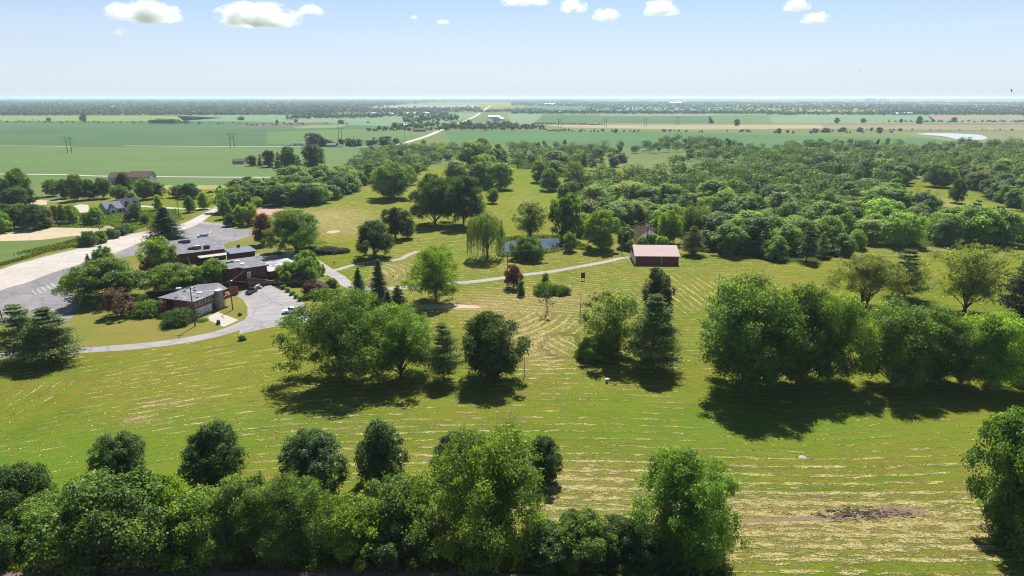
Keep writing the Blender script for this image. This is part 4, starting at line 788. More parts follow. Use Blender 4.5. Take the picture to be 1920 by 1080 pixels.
# left side trees round the houses
g = 'trees round the houses'
for a in (('maple', 38, 382, 311, 50, 'g', 'tallest tree near the frame edge beside the houses'), ('maple', 6, 385, 330, 40, 'o', 'tree cut by the frame beside the tallest one'), ('maple', 28, 388, 347, 54, 'd', 'dark tree in front of the tallest one'), ('maple', 55, 384, 352, 34, 'd', 'small dark tree at the foot of the tallest one'),
          ('maple', 98, 368, 335, 30, 'g', 'small round tree alone on the far lawn'), ('maple', 122, 372, 333, 32, 'g', 'first tree of the row behind the new house'), ('maple', 145, 376, 325, 36, 'g', 'tallest tree in the row behind the new house'), ('maple', 168, 374, 335, 34, 'd', 'dark tree in the row behind the new house'), ('oak', 195, 372, 332, 40, 'g', 'tree right behind the grey roofed new house'),
          ('maple', 235, 362, 321, 32, 'd', 'dark tree hiding the middle of the brown roofed house'), ('maple', 226, 376, 345, 36, 'g', 'round tree between the two houses'), ('maple', 247, 384, 360, 18, 'd', 'small dark tree at the end of the new house'), ('maple', 270, 374, 330, 38, 'g', 'tree at the end of the brown roofed house'), ('maple', 295, 372, 340, 32, 'g', 'green tree one past the brown roofed house'),
          ('maple', 332, 370, 345, 34, 'g', 'low tree in the row by the concrete road'), ('maple', 358, 372, 342, 42, 'd', 'broad dark tree in the row by the concrete road'), ('maple', 357, 398, 366, 22, 'g', 'small tree on the verge by the road'), ('maple', 383, 392, 358, 24, 'y', 'yellow green tree beside the road'), ('maple', 297, 394, 364, 20, 'y', 'little bright tree before the drive'),
          ('maple', 256, 414, 380, 24, 'g', 'young tree on the front lawn of the new house'), ('maple', 180, 420, 387, 32, 'b', 'bright tree in front of the new house gable'), ('maple', 165, 420, 400, 22, 'd', 'dark small tree before the new house gable'), ('maple', 413, 378, 346, 16, 'd', 'narrow dark tree by the road end'), ('maple', 438, 396, 344, 50, 'g', 'big tree at the mouth of the hedge wood'), ('maple', 422, 410, 366, 24, 'g', 'tree at the road bend'),
          ('poplar', 452, 420, 382, 26, 'y', 'bright small tree by the lot entrance'), ('poplar', 469, 422, 379, 32, 'y', 'bright round tree beside the lot entrance'), ('maple', 432, 424, 400, 28, 'd', 'dark bush like tree at the lot corner'), ('maple', 272, 420, 402, 18, 'd', 'dark bush before the concrete road'), ('plum', 240, 416, 398, 18, 'br', 'brownish bush on the rough lawn'),
          ('maple', 104, 416, 384, 16, 'o', 'thin tree left of the new house'), ('maple', 118, 417, 382, 18, 'g', 'second thin tree left of the new house'), ('maple', 135, 418, 382, 26, 'y', 'bright thin tree left of the new house')): T(*a, group=g)
g = 'shrubs along the lot and road'
for i, a in enumerate(((168, 460, 432, 28, 'g'), (188, 455, 432, 24, 'g'), (210, 446, 428, 24, 'bg'), (226, 440, 425, 24, 'bg'), (238, 436, 420, 18, 'g'))): T('shrub', *a, ('bush nearest the parking lot on the road bank', 'second bush on the road bank', 'bluish bush beside the sand heap', 'bluish bush past the sand heap', 'last bush on the road bank')[i], g)
g = 'large trees of the thicket beside the dirt lot'
for i, a in enumerate(((-8, 424, 378, 50, 'g'), (18, 430, 380, 52, 'd'), (42, 428, 380, 46, 'g'), (66, 430, 382, 46, 'd'), (86, 426, 384, 36, 'o'), (4, 436, 396, 40, 'b'))): T('maple', *a, ('thicket tree cut by the frame above the dirt lot', 'dark thicket tree second from the frame above the dirt lot', 'middle thicket tree above the dirt lot', 'dark thicket tree past the middle above the dirt lot', 'olive thicket tree at its open end', 'low bright thicket tree at the frame')[i], g)
g = 'dark trees standing in the green field'
for i, a in enumerate((('woodpine', 488, 311, 288, 14), ('wood', 504, 313, 280, 26), ('woodpine', 522, 315, 284, 18), ('wood', 540, 317, 272, 36), ('woodpine', 560, 315, 290, 16), ('wood', 588, 316, 268, 42), ('wood', 586, 274, 247, 32), ('wood', 605, 275, 256, 18), ('wood', 725, 271, 254, 26), ('wood', 692, 273, 262, 12), ('wood', 473, 311, 290, 18), ('wood', 620, 275, 262, 14), ('wood', 655, 274, 258, 20), ('wood', 672, 274, 260, 18))) :
    T(*a, 'd' if i % 2 else 'dd', '%s tree of the dark clumps in the green field' % ('first', 'second', 'third', 'fourth', 'fifth', 'sixth and tallest', 'seventh', 'eighth', 'ninth', 'tenth', 'eleventh', 'twelfth', 'thirteenth', 'fourteenth')[i], g)
g = 'single trees far out in the fields'
for i, a in enumerate(((1381, 236, 222, 11), (1723, 232, 216, 12), (1788, 229, 219, 9), (1569, 231, 220, 10), (1618, 230, 221, 11), (1689, 230, 222, 7), (157, 228, 213, 13), (92, 228, 220, 8), (1154, 249, 241, 7), (1580, 247, 238, 12), (1612, 247, 238, 14), (1648, 248, 238, 11), (1548, 248, 239, 20), (1528, 248, 240, 14), (1460, 250, 240, 10), (555, 230, 223, 7), (520, 232, 224, 6), (640, 232, 224, 14), (452, 225, 218, 14), (300, 231, 222, 34), (322, 231, 223, 30))):
    T('wood', *a, 'd', '%s far field tree counted around the open fields' % ('lone round', 'split crowned', 'small domed', 'pale', 'square topped', 'tiny', 'dark', 'low', 'hedgerow', 'bushy', 'spreading', 'compact', 'wide hedge', 'second hedge', 'pointed hedge', 'isolated', 'thin', 'flat topped', 'dense', 'broad thicket', 'second thicket')[i], g)

# ------------------------------------------------------------------ the woods
ORD = ['first', 'second', 'third', 'fourth', 'fifth', 'sixth', 'seventh', 'eighth', 'ninth', 'tenth', 'eleventh', 'twelfth', 'thirteenth', 'fourteenth', 'fifteenth', 'sixteenth', 'seventeenth', 'eighteenth', 'nineteenth', 'twentieth'] + ['%dth' % k for k in range(21, 400)]
ORD[20] = '21st'; ORD[21] = '22nd'; ORD[22] = '23rd'; ORD[30] = '31st'; ORD[31] = '32nd'; ORD[32] = '33rd'
PAL = {'hedge': [('g', 4, 'mid green'), ('b', 4, 'bright green'), ('y', 1.4, 'yellow green'), ('d', 2, 'dark green'), ('gg', .8, 'grey green')],
       'mid': [('g', 3.6, 'mid green'), ('b', 4.6, 'bright green'), ('gg', 2, 'grey green'), ('d', 1.6, 'dark green'), ('o', 1, 'olive'), ('pg', 1, 'pale green')],
       'back': [('g', 3.5, 'mid green'), ('b', .9, 'bright green'), ('d', 3.5, 'dark green'), ('bg', 1.5, 'blue green'), ('o', 1, 'olive'), ('gr', .15, 'grey leafless')]}
WHERE = {'hedge': 'hedge wood beside the fairway', 'mid': 'wood behind the barn and pond', 'back': 'far wood below the green fields'}
GAPS = [[P(*q) for q in a] for a in (((1120, 311), (1165, 288), (1290, 286), (1285, 300), (1240, 309)), ((1060, 345), (1085, 320), (1130, 316), (1150, 328), (1120, 345)), ((1545, 292), (1660, 292), (1660, 299), (1560, 301)), ((1690, 352), (1720, 338), (1800, 352), (1850, 375), (1925, 415), (1925, 448), (1830, 410), (1740, 398), (1700, 380)), ((1600, 352), (1690, 352), (1680, 362), (1600, 362)), ((870, 262), (960, 262), (960, 300), (985, 355), (870, 355)))]
rest = []
def woods(key, sp, hr, nmax, edge_low=.0):
    poly = WOODS[key]; xs = [p[0] for p in poly]; ys = [p[1] for p in poly]; rng = np.random.default_rng(len(key) * 7)
    n = 60000; cx = rng.uniform(min(xs), max(xs), n); cyy = rng.uniform(min(ys), max(ys), n); ok = inpoly(cx, cyy, poly)
    for gp in GAPS: ok &= ~inpoly(cx, cyy, gp)
    cx, cyy = cx[ok], cyy[ok]; grid = {}; pts = []
    for x, y in zip(cx, cyy):
        s = sp * (1 + max(0, y - 350) / 1600); k = (int(x // s), int(y // s), int(s * 0)); good = True
        for i in (-1, 0, 1):
            for j in (-1, 0, 1):
                for q in grid.get((k[0] + i, k[1] + j), ()):
                    if (q[0] - x) ** 2 + (q[1] - y) ** 2 < s * s: good = False
        if good: grid.setdefault((k[0], k[1]), []).append((x, y)); pts.append((x, y))
    pts = [p for p in pts if abs(p[0]) < p[1] * .8 + 12]; pts.sort(key=lambda p: p[1]); items = []
    names, wts = [c[0] for c in PAL[key]], [c[1] for c in PAL[key]]; lab = {c[0]: c[2] for c in PAL[key]}
    for x, y in pts:
        if abs(x - P(1215, 440)[0]) < 9 and 300 < y < 345: continue
        c = rng.choice(names, p=np.array(wts) / sum(wts)); con = rng.random() < (.03 if key == 'hedge' else .16)
        dx = min([abs(x - q[0]) + abs(y - q[1]) for q in poly]); sh = rng.random() < .12
        kind = 'woodpine' if con else 'woodshrub' if sh else 'wood'
        H = rng.uniform(*hr) * (.55 if sh else 1.12 if con else 1); Rr = H * (rng.uniform(.26, .34) if con else rng.uniform(.52, .7) if sh else rng.uniform(.52, .7))
        if con: c = rng.choice(['sd', 'pi', 'sb']); 
        items.append((kind, x, y, H, Rr, c, lab.get(c, 'dark')))
    head, tail = items[:nmax], items[nmax:]; cnt = {}
    for kind, x, y, H, Rr, c, l in sorted(head, key=lambda t: t[1] / t[2]):
        ty = {'wood': 'broadleaf tree', 'woodshrub': 'low shrub', 'woodpine': 'conifer'}[kind]; kk = (l, ty); cnt[kk] = cnt.get(kk, 0) + 1
        put(TREES[kind][rng.integers(len(TREES[kind]))], KINDNAME[kind], x, y, H, Rr, tuple(v * 1.18 for v in COLS[c]), '%s %s %s from left in the %s' % (ORD[cnt[kk] - 1], l, ty, WHERE[key]), 'shrub' if sh_(kind) else 'tree', {'hedge': 'trees of the hedge wood', 'mid': 'trees of the wood behind the barn', 'back': 'trees of the far wood'}[key])
    rest.extend(tail); print('woods', key, len(head), len(tail))
def sh_(k): return k == 'woodshrub'
woods('hedge', 9, (8, 15), 75); woods('mid', 11, (8.5, 17.5), 130); woods('back', 11.5, (9, 16), 70)

# a cheap crown of loose leaf sprays round an uneven lump, for masses past counting
def lumps(rng, x, y, H, Rr, n, size):
    m = len(x); k = np.repeat(np.arange(m), n); N = m * n; pn = 5
    po = unit(rng.normal(size=(m, pn, 3))) * rng.uniform(.2, .55, (m, pn, 1)); ps = rng.uniform(.4, .65, (m, pn, 1)); pi_ = rng.integers(pn, size=N)
    d = unit(rng.normal(size=(N, 3)) + [0, 0, .3]); q = po[k, pi_] + d * ps[k, pi_] * (1 - .3 * rng.random(N)[:, None])
    c = np.stack([x[k] + q[:, 0] * Rr[k], y[k] + q[:, 1] * Rr[k], np.maximum(H[k] * (.5 + .5 * q[:, 2]), .3)], 1)
    return leafquads(rng, c, d + [0, 0, .5] + rng.normal(size=(N, 3)) * .3, size[k] if hasattr(size, '__len__') else size, 1.25), k
rng = np.random.default_rng(99)
for cc, nm in (('g', 0), ('d', 1), ('d', 2)):
    it = [t for i, t in enumerate(rest) if i % 3 == nm]
    if not it: continue
    a = np.array([(t[1], t[2], t[3], t[4]) for t in it]); Vq, k = lumps(rng, a[:, 0], a[:, 1], a[:, 2], a[:, 3] * 1.15, 520, 1.15)
    tv = rng.uniform(.7, 1.3, len(it))[k] * rng.normal(1, .07, len(k)); o = link('woods', quads('woods', Vq, np.clip(tv, .4, 1.6)), None, M_LEAF); o.color = (*[v * .85 for v in COLS[cc]], 1)
    tag(o, 'far wood beyond the clearings, %s trees merged into one mass' % ('mid green', 'dark green', 'deep green')[nm], 'woods', kind='stuff')
# treelines far off, standing on the plain
def farline(px0, px1, pyf, dens, hm, rows=1, gap=1, jit=.4, seed=0):
    """pyf(px) -> ground row; trees spaced along it"""
    r = np.random.default_rng(seed); out = []
    for k in range(rows):
        px = px0
        while px < px1:
            py = pyf(px) - k * gap + r.normal() * jit
            if py < 185.2: px += 2; continue
            x, y = P(px, py); h = hm * r.uniform(.6, 1.25); wdt = h * 1.0 * FOC / y
            if r.random() < dens: out.append((x, y, h, h * r.uniform(.5, .75)))
            px += max(wdt * (r.uniform(.5, .95) if y < 2600 else r.uniform(.3, .65)), .45)
    return out
FAR = []
lin = lambda a, b, x0, x1: (lambda x: a + (b - a) * (x - x0) / (x1 - x0))
FAR += farline(-40, 620, lin(217, 216, 0, 620), .95, 15, 2, 1.0, .3, 1)
for k in range(15): FAR += farline(-60, 560 + 20 * k, lin(214.5 - 1.7 * k, 214 - 1.7 * k, 0, 600), .55 if k in (3, 7) else .8, 15 + k * .7, 1, 1, .5, 10 + k)
FAR += farline(540, 720, lin(224, 221, 540, 720), .95, 13, 3, 1.6, .5, 30); FAR += farline(700, 840, lin(220, 218, 700, 840), .8, 12, 3, 2, .7, 31)
FAR += farline(560, 900, lin(213, 210, 560, 900), .75, 14, 4, 2, .7, 32); FAR += farline(560, 1100, lin(192.5, 191, 560, 1100), .9, 16, 4, 1.2, .5, 33)
FAR += farline(740, 830, lin(243, 238, 740, 830), .95, 13, 2, 3.5, 1, 34); FAR += farline(690, 830, lin(246, 245, 690, 830), 1, 9, 1, 1, .1, 35); FAR += farline(760, 860, lin(232, 226, 760, 860), .95, 15, 3, 3, 1, 36)
FAR += farline(835, 965, lin(245, 244, 835, 965), 1, 14, 3, 3, .8, 37); FAR += farline(960, 1020, lin(243, 244, 960, 1020), .95, 11, 2, 3, .8, 38); FAR += farline(1000, 1130, lin(233, 235, 1000, 1130), 1, 5, 1, 1, .1, 39)
FAR += farline(1020, 1130, lin(246, 248, 1020, 1130), .6, 5, 1, 1, .5, 40); FAR += farline(1130, 1420, lin(248, 249, 1130, 1420), .35, 6, 1, 1, .6, 41)
FAR += farline(960, 1450, lin(213.5, 214, 960, 1450), .95, 15, 2, 1.2, .4, 42); FAR += farline(1440, 1960, lin(215.5, 216, 1440, 1960), .9, 14, 2, 1.2, .5, 43); FAR += farline(1650, 2000, lin(214, 214.5, 1650, 2000), .95, 16, 3, 1.3, .5, 44)
FAR += farline(900, 1020, lin(211, 208, 900, 1020), .8, 12, 2, 1.6, .6, 45); FAR += farline(1100, 1170, lin(198, 206, 1100, 1170), 1, 10, 2, 1, .2, 46)
for k in range(9): FAR += farline(960, 1990, lin(191.5 + .9 * k, 193 + 1.8 * k, 960, 1990), .5 if k > 2 else .85, 16, 1, 1, .4, 50 + k)
for k in range(4): FAR += farline(1100, 1990, lin(200 + 2 * k, 203 + 2.2 * k, 1100, 1990), .4, 12, 1, 1, .8, 60 + k)
FAR += farline(-60, 1990, lambda x: 188.5, .95, 18, 3, 1.0, .3, 70); FAR += farline(-60, 1990, lambda x: 186.6, .95, 17, 2, .7, .2, 71)
FAR += farline(0, 460, lin(229, 233, 0, 460), .4, 5, 1, 1, .8, 72); FAR += farline(280, 350, lin(231, 232, 280, 350), 1, 8, 2, 1, .3, 73); FAR += farline(460, 700, lin(236, 231, 460, 700), .35, 6, 1, 1, 1.0, 74)
FAR += farline(1650, 1950, lin(229.5, 229, 1650, 1950), .55, 6, 1, 1, .4, 75); FAR += farline(1440, 1700, lin(250, 249, 1440, 1700), .3, 7, 1, 1, .8, 76); FAR += farline(1600, 1920, lin(245, 245, 1600, 1920), .15, 4, 1, 1, .5, 77)
FAR += farline(610, 760, lin(275, 273, 610, 760), .75, 10, 1, 1, .5, 78)
A = np.array(FAR); print('far', len(A))
for lo, hi, n, nm in ((0, 2600, 90, 'near'), (2600, 7000, 40, 'mid'), (7000, 1e9, 16, 'far')):
    S = A[(A[:, 1] >= lo) & (A[:, 1] < hi)]
    Vq, k = lumps(rng, S[:, 0], S[:, 1], S[:, 2], S[:, 3], n, S[:, 2] * {90: .26, 40: .38, 16: .6}[n]); tv = rng.uniform(.7, 1.25, len(S))[k] * rng.normal(1, .06, len(k))
    o = link('treeline', quads('treeline', Vq, np.clip(tv, .4, 1.6)), None, M_LEAF); o.color = (.045, .085, .035, 1)
    tag(o, {'near': 'rows of trees between the nearer fields on the plain', 'mid': 'belts of trees behind the fields towards the horizon', 'far': 'thin dark woods on the horizon before the lake'}[nm], 'treeline', kind='stuff')
# rough grass and weeds at the hedge foot and in the woods
def weeds(n, sel, s, hgt, col, label):
    x, y = sel(n); d = np.stack([NR.normal(size=n) * .35, NR.normal(size=n) * .35, np.ones(n)], 1); d = unit(d); e = unit(np.cross(d, NR.normal(size=(n, 3)))); c = np.stack([x, y, np.zeros(n)], 1)
    h = hgt * NR.uniform(.5, 1.4, n)[:, None]; V = np.stack([c - e * s, c + e * s, c + e * s * .4 + d * h, c - e * s * .4 + d * h], 1)
    o = link('weeds', quads('weeds', V, np.clip(NR.normal(1, .22, n), .5, 1.6)), None, M_LEAF); o.color = (*col, 1); tag(o, label, 'weeds', kind='stuff')
weeds(36000, lambda n: (NR.uniform(-80, 26, n), 81.3 + NR.random(n) * 6), .1, .6, (.1, .15, .025), 'tall bright weeds and grass along the foot of the near hedge')
def reed(n):
    r_ = smooth([P(*q) for q in ((934, 478), (940, 455), (958, 447), (1000, 444), (1050, 444), (1060, 448), (1070, 457), (1100, 462), (1098, 468), (1075, 466), (1045, 470), (1020, 475), (980, 480), (950, 480))], True, 5); r_ = np.array(r_); k = NR.integers(0, len(r_) - 1, n); f = NR.random(n)[:, None]
    p = r_[k] * (1 - f) + r_[k + 1] * f; w_ = NR.normal(size=(n, 2)) * (.35 + .6 * (np.sin(k * .9)[:, None] > .2)); return p[:, 0] + w_[:, 0], p[:, 1] + w_[:, 1]
weeds(9000, reed, .09, .9, (.09, .13, .03), 'reeds and rank grass round the edge of the pond')
def belt(n):
    t = NR.random(n) ** .8; a = np.array([P(0, 500), P(75, 478), P(150, 461), P(200, 447), P(250, 435)]); k = NR.integers(0, 4, n); f = NR.random(n)[:, None]
    p = a[k] * (1 - f) + a[k + 1] * f; q_ = np.sin(p[:, 0] * .9) + np.sin(p[:, 0] * .31 + 1) + NR.normal(size=n) * .5; g_ = 1 + 2.2 * (q_ < .2); return p[:, 0] - NR.random(n) * 4 * g_, p[:, 1] + NR.random(n) * 3 * g_
weeds(6500, belt, .22, .5, (.09, .125, .03), 'weedy strip along the wide concrete road')
def patch(n):
    q = [P(*a) for a in ((-60, 428), (-60, 390), (60, 384), (150, 400), (330, 392), (345, 412), (250, 432), (200, 428), (30, 426))]; x = NR.uniform(min(a[0] for a in q), max(a[0] for a in q), n); y = NR.uniform(min(a[1] for a in q), max(a[1] for a in q), n); k = inpoly(x, y, q); x[~k], y[~k] = x[k][0], y[k][0]
    return x, y
weeds(50000, patch, .3, .45, (.1, .17, .035), 'rough green weeds round the dirt lot and new house')
# ------------------------------------------------------------------ buildings
class Thing:
    def __init__(s, name, x, y, label, cat, group=None, z=0):
        s.o = (x, y, z); s.e = empty(name, s.o, label, cat, group)
    def part(s, name, mb, m, parent=None, smooth=False, label=None):
        mb.V = [(a - s.o[0], b - s.o[1], c - s.o[2]) for a, b, c in mb.V]
        o = mb.build(name, m, parent or s.e, smooth)
        if label: o['label'] = label
        return o
def onwall(mb, A, B, t0, t1, z0, z1, out=.06, inn=.05):
    """a flat box on the wall A-B between t0 and t1 metres, outside is to the right of A->B"""
    A, B = Vector(A[:2]), Vector(B[:2]); d = (B - A).normalized(); nrm = Vector((d.y, -d.x)); p = A + d * (t0 + t1) / 2 + nrm * (out - inn) / 2
    return mb.box((p.x, p.y, (z0 + z1) / 2), (t1 - t0, out + inn, z1 - z0), math.atan2(d.y, d.x))
def window(th, wall, A, B, t0, t1, z0, z1, frame=None, bars=1):
    f = MB(); onwall(f, A, B, t0, t1, z0, z1, .07); w_ = th.part('window', f, frame or M_WHITE, wall)
    g = MB(); n = bars; s = (t1 - t0 - .08) / n
    for i in range(n): onwall(g, A, B, t0 + .08 + s * i, t0 + s * (i + 1), z0 + .1, z1 - .1, .1)
    th.part('pane', g, M_GLASS, w_)
def grow(pts, d):
    n = len(pts); ar = sum(pts[i][0] * pts[(i + 1) % n][1] - pts[(i + 1) % n][0] * pts[i][1] for i in range(n)); s = 1 if ar > 0 else -1; o = []
    for i in range(n):
        a, b, c = Vector(pts[i - 1]), Vector(pts[i]), Vector(pts[(i + 1) % n]); u = (b - a).normalized(); v = (c - b).normalized()
        n1, n2 = Vector((u.y, -u.x)) * s, Vector((v.y, -v.x)) * s; k = (n1 + n2); k = k / max(k.dot(n1), .2); o.append(tuple(b + k * d))
    return o
def rect(o, a, L, W):
    a = math.radians(a); u = Vector((math.cos(a), math.sin(a))); v = Vector((-u.y, u.x)); o = Vector(o)
    return [tuple(o), tuple(o + u * L), tuple(o + u * L + v * W), tuple(o + v * W)]
def flatblock(th, pts, z, wallm, over=.7, rth=.35, z0=0, roofm=None, fascia=True):
    wl = th.part('wall', MB().prism(pts, z0, z - .001), wallm)
    rp = grow(pts, over); r = th.part('roof', MB().prism(rp, z, z + rth), M_TRIM)
    th.part('roof_surface', MB().prism(grow(rp, -.12), z + rth, z + rth + .03), roofm or M_FLAT, r); return wl, r
# main club house, long flat block
u35 = math.radians(36); ux = Vector((math.cos(u35), math.sin(u35))); vx = Vector((-ux.y, ux.x))
A0 = Vector(P(332.5, 478, 4.2)); th = Thing('club_house', A0.x, A0.y, 'red brick club house with large grey flat roof carrying ventilation units', 'building')
pa = rect(A0 + ux * .9 + vx * .9, 36, 17.2, 29); wl, rf = flatblock(th, pa, 4.0, M_BRICK, .9)
for i in range(6): window(th, wl, pa[1], pa[2], 2 + 4.2 * i, 4.6 + 4.2 * i, 1.0, 2.9, M_WHITE, 2)
for i in range(3): window(th, wl, pa[0], pa[1], 2 + 5 * i, 4.2 + 5 * i, 1.2, 2.6, M_TRIM, 2)
def rooftop(px, py, z, L, W, Hh, m, kind, label, grp='ventilation units on the club house roof', m2=None, slope=False):
    x, y = P(px, py, z); t = Thing(kind, x, y, label, 'roof unit', grp, z); a = u35 + .0
    b = MB()
    if slope:
        c, s_ = math.cos(a), math.sin(a); q = [(-L / 2, -W / 2), (L / 2, -W / 2), (L / 2, W / 2), (-L / 2, W / 2)]; pt = [(x + i * c - j * s_, y + i * s_ + j * c) for i, j in q]
        b.add([(p[0], p[1], z + .3) for p in pt] + [(p[0], p[1], z + h) for p, h in zip(pt, (.7, Hh, Hh, .7))], [(0, 3, 2, 1), (4, 5, 6, 7), (0, 1, 5, 4), (1, 2, 6, 5), (2, 3, 7, 6), (3, 0, 4, 7)])
    else: b.box((x, y, z + .3 + Hh / 2), (L, W, Hh), a)
    t.part('housing', b, m); t.part('curb', MB().box((x, y, z + .15), (L * .9, W * .9, .3), a), M_TRIM)
    g = MB()
    for k in range(3): g.box((x + math.cos(a) * L * (.25 * k - .25), y + math.sin(a) * L * (.25 * k - .25), z + .34 + Hh), (L * .18, W * .7, .1), a)
    t.part('grille', g, m2 or M_GREY)
ZR = 4.4
rooftop(339, 455, ZR, 2.1, 1.3, .9, M_REDM, 'roof_duct', 'rusty red sloped duct on the club house roof, nearest the big conifer', slope=True)
rooftop(350, 455.5, ZR, 2.9, 1.5, 1.1, M_GREENM, 'air_handler', 'green air handler joined to the rusty duct nearest the big conifer')
rooftop(358.5, 467.5, ZR, 2.4, 1.4, .9, M_REDM, 'roof_duct', 'rusty red sloped duct in the middle of the club house roof', slope=True)
rooftop(370.5, 467, ZR, 2.7, 1.4, 1.1, M_GREY, 'air_handler', 'white topped grey air handler in the middle of the club house roof', m2=M_WHITE)
rooftop(387.5, 466, ZR, 2.2, 1.8, 1.0, M_REDM, 'air_handler', 'square rust red air handler at the end of the three units', m2=M_TRIM)
# low flat canopy terrace between the wings
th = Thing('flat_canopy', *P(375, 489, 3), 'low pale flat canopy between club house and tall brick wing', 'canopy')
B0 = A0 + ux * 7 - vx * 5.2; pc = rect(B0, 36, 12, 5.0); th.part('roof', MB().prism(pc, 2.7, 2.95), M_TAN)
for q in grow(pc, -.4): th.part('post', MB().box((q[0], q[1], 1.35), (.25, .25, 2.7), u35), M_TRIM)
# raised small flat roof
th = Thing('entrance_wing', *P(450, 470, 5), 'brick entrance wing with small raised bluish flat roof and chimney cowl', 'building')
b0 = Vector(P(432, 476.5, 5.2)); pb = rect(b0 + ux * .8 + vx * .8, 35, 8.6, 9.4); wl, rf = flatblock(th, pb, 5.0, M_BRICKD, .9, .25, roofm=simple('blue_grey_roof_membrane', (.12, .14, .17), .45, .25, .5))
window(th, wl, pb[0], pb[1], 4.6, 7.6, 3.2, 4.4, M_TRIM, 2)
cx, cy2 = P(447, 463, 5.4); th.part('vent_cowl', MB().box((cx, cy2, 5.7), (1.0, .9, .9), .6).box((cx, cy2, 6.25), (1.3, 1.1, .2), .6), M_TRIM, rf)
# tall brick wing
th = Thing('brick_wing', *P(460, 510, 0), 'tall dark brick wing with white door above a walled stair', 'building')
c0 = Vector(P(457, 503.5, 6.8)); pcw = [tuple(c0), tuple(c0 + ux * 8.6), tuple(c0 + ux * 8.6 + vx * 17), tuple(c0 + vx * 17 - ux * 1), tuple(c0 + vx * 19.5 - ux * 6.5), tuple(c0 + vx * 6.5 - ux * 6.5), tuple(c0 + vx * 1.8 - ux * 4.2), tuple(c0 + vx * 2.6 - ux * 1.2)]
wl, rf = flatblock(th, grow(pcw, -.6), 6.5, M_BRICKD, .6, .3)
gq = grow(pcw, -.6)
d_ = MB(); onwall(d_, gq[0], gq[1], .7, 1.9, 3.0, 5.3, .08); dr = th.part('door', d_, M_WHITE, wl); d_ = MB(); onwall(d_, gq[0], gq[1], 1.05, 1.35, 4.1, 4.8, .11); th.part('pane', d_, M_GLASS, dr)
window(th, wl, gq[0], gq[1], 3.4, 7.2, 4.3, 5.5, M_GREENM, 3)
for px, py in ((446, 489.5), (454.5, 494.5)): x, y = P(px, py, 6.85); th.part('skylight', MB().box((x, y, 6.95), (1.4, 1.4, .25), u35), M_WHITE, rf)
x, y = P(427, 493, 6.85); th.part('roof_vent', MB().box((x, y, 7.1), (1.3, 1.1, .6), u35).box((x + 1.3, y + .6, 7.2), (.8, 1.1, .8), u35), M_GREY, rf)
x, y = P(412.5, 486, 6.0); th.part('chimney', MB().box((x, y, 3.6), (.8, .8, 7.2), u35), M_TRIM, wl)
n0 = Vector((ux.y, -ux.x)); G0 = Vector(gq[0]); s0 = G0 + n0 * .3
st = MB(); a_, b_2 = s0 + ux * .2, s0 + ux * 9.2
for o_ in (1.5,):
    p, q = a_ + n0 * o_, b_2 + n0 * o_; t_ = n0 * .15
    st.add([(v.x, v.y, z) for v, z in ((p - t_, 0), (p + t_, 0), (q + t_, 0), (q - t_, 0), (p - t_, 3.6), (p + t_, 3.6), (q + t_, 1.0), (q - t_, 1.0))], [(0, 3, 2, 1), (4, 5, 6, 7), (0, 1, 5, 4), (1, 2, 6, 5), (2, 3, 7, 6), (3, 0, 4, 7)])
    cp = MB().add([(v.x, v.y, z) for v, z in ((p - t_ * 1.3, 3.61), (p + t_ * 1.3, 3.61), (q + t_ * 1.3, 1.01), (q - t_ * 1.3, 1.01), (p - t_ * 1.3, 3.75), (p + t_ * 1.3, 3.75), (q + t_ * 1.3, 1.15), (q - t_ * 1.3, 1.15))], [(0, 3, 2, 1), (4, 5, 6, 7), (0, 1, 5, 4), (1, 2, 6, 5), (2, 3, 7, 6), (3, 0, 4, 7)])
sw = th.part('stair_wall', st, M_BRICK, wl); th.part('coping', cp, M_TAN, sw)
x, y = s0 + ux * 1.6 + n0 * .8; th.part('landing', MB().box((x, y, 2.85), (3.2, 1.7, .25), u35), M_TAN, wl)
# low pale roof wing
th = Thing('low_wing', *P(510, 515, 0), 'low brick wing with pale gravel flat roof behind shrubs', 'building')
l0 = Vector(pcw[1]) + ux * .15 + vx * .8; pl_ = [tuple(l0), tuple(l0 + ux * 9.5), tuple(l0 + ux * 12 + vx * 8), tuple(l0 + ux * 12 + vx * 17), tuple(l0 + vx * 15)]
wl, rf = flatblock(th, pl_, 4.0, M_BRICKD, .35, .25, roofm=M_PALE); window(th, wl, pl_[0], pl_[1], 3, 5.4, 1.4, 2.8, M_TRIM, 2)
# garage house in front
th = Thing('garage_house', *P(360, 588, 0), 'flat roofed brick garage house with stone chimney and white garage door', 'house')
f0 = Vector(P(363.5, 566.3, 5.3)); r0 = Vector(P(427.9, 541, 5.3)); l0 = Vector(P(294.3, 557.9, 5.3)); bk = Vector(P(410.4, 530.2, 5.3)); b2 = Vector(P(370.7, 533.2, 5.3)); b3 = Vector(P(338, 543, 5.3)); b4 = Vector(P(330, 546.5, 5.3))
rp = [tuple(q) for q in (l0, f0, r0, bk, b2, b3, b4)]; wp = grow(rp, -.9)
wl = th.part('wall', MB().prism(wp, 2.55, 5.0), M_WOODRED); bs = th.part('base_wall', MB().prism(grow(wp, -.12), 0, 2.55), M_WHITE, wl)
rf = th.part('roof', MB().prism(rp, 5.0, 5.28), M_TRIM); th.part('roof_surface', MB().prism(grow(rp, -.1), 5.28, 5.31), M_FLAT, rf)
for px, py, w1 in ((335, 541.5, 1.5), (346, 547, .7), (374, 549.5, 1.6), (365, 545.5, .7), (330, 559, .6), (370, 559, .5)):
    x, y = P(px, py, 5.3); th.part('roof_vent', MB().box((x, y, 5.45), (w1, w1 * .6, .3), .3), M_WHITE if w1 > 1 else M_TRIM, rf)
wA, wB = wp[1], wp[2]; Lw = (Vector(wB) - Vector(wA)).length
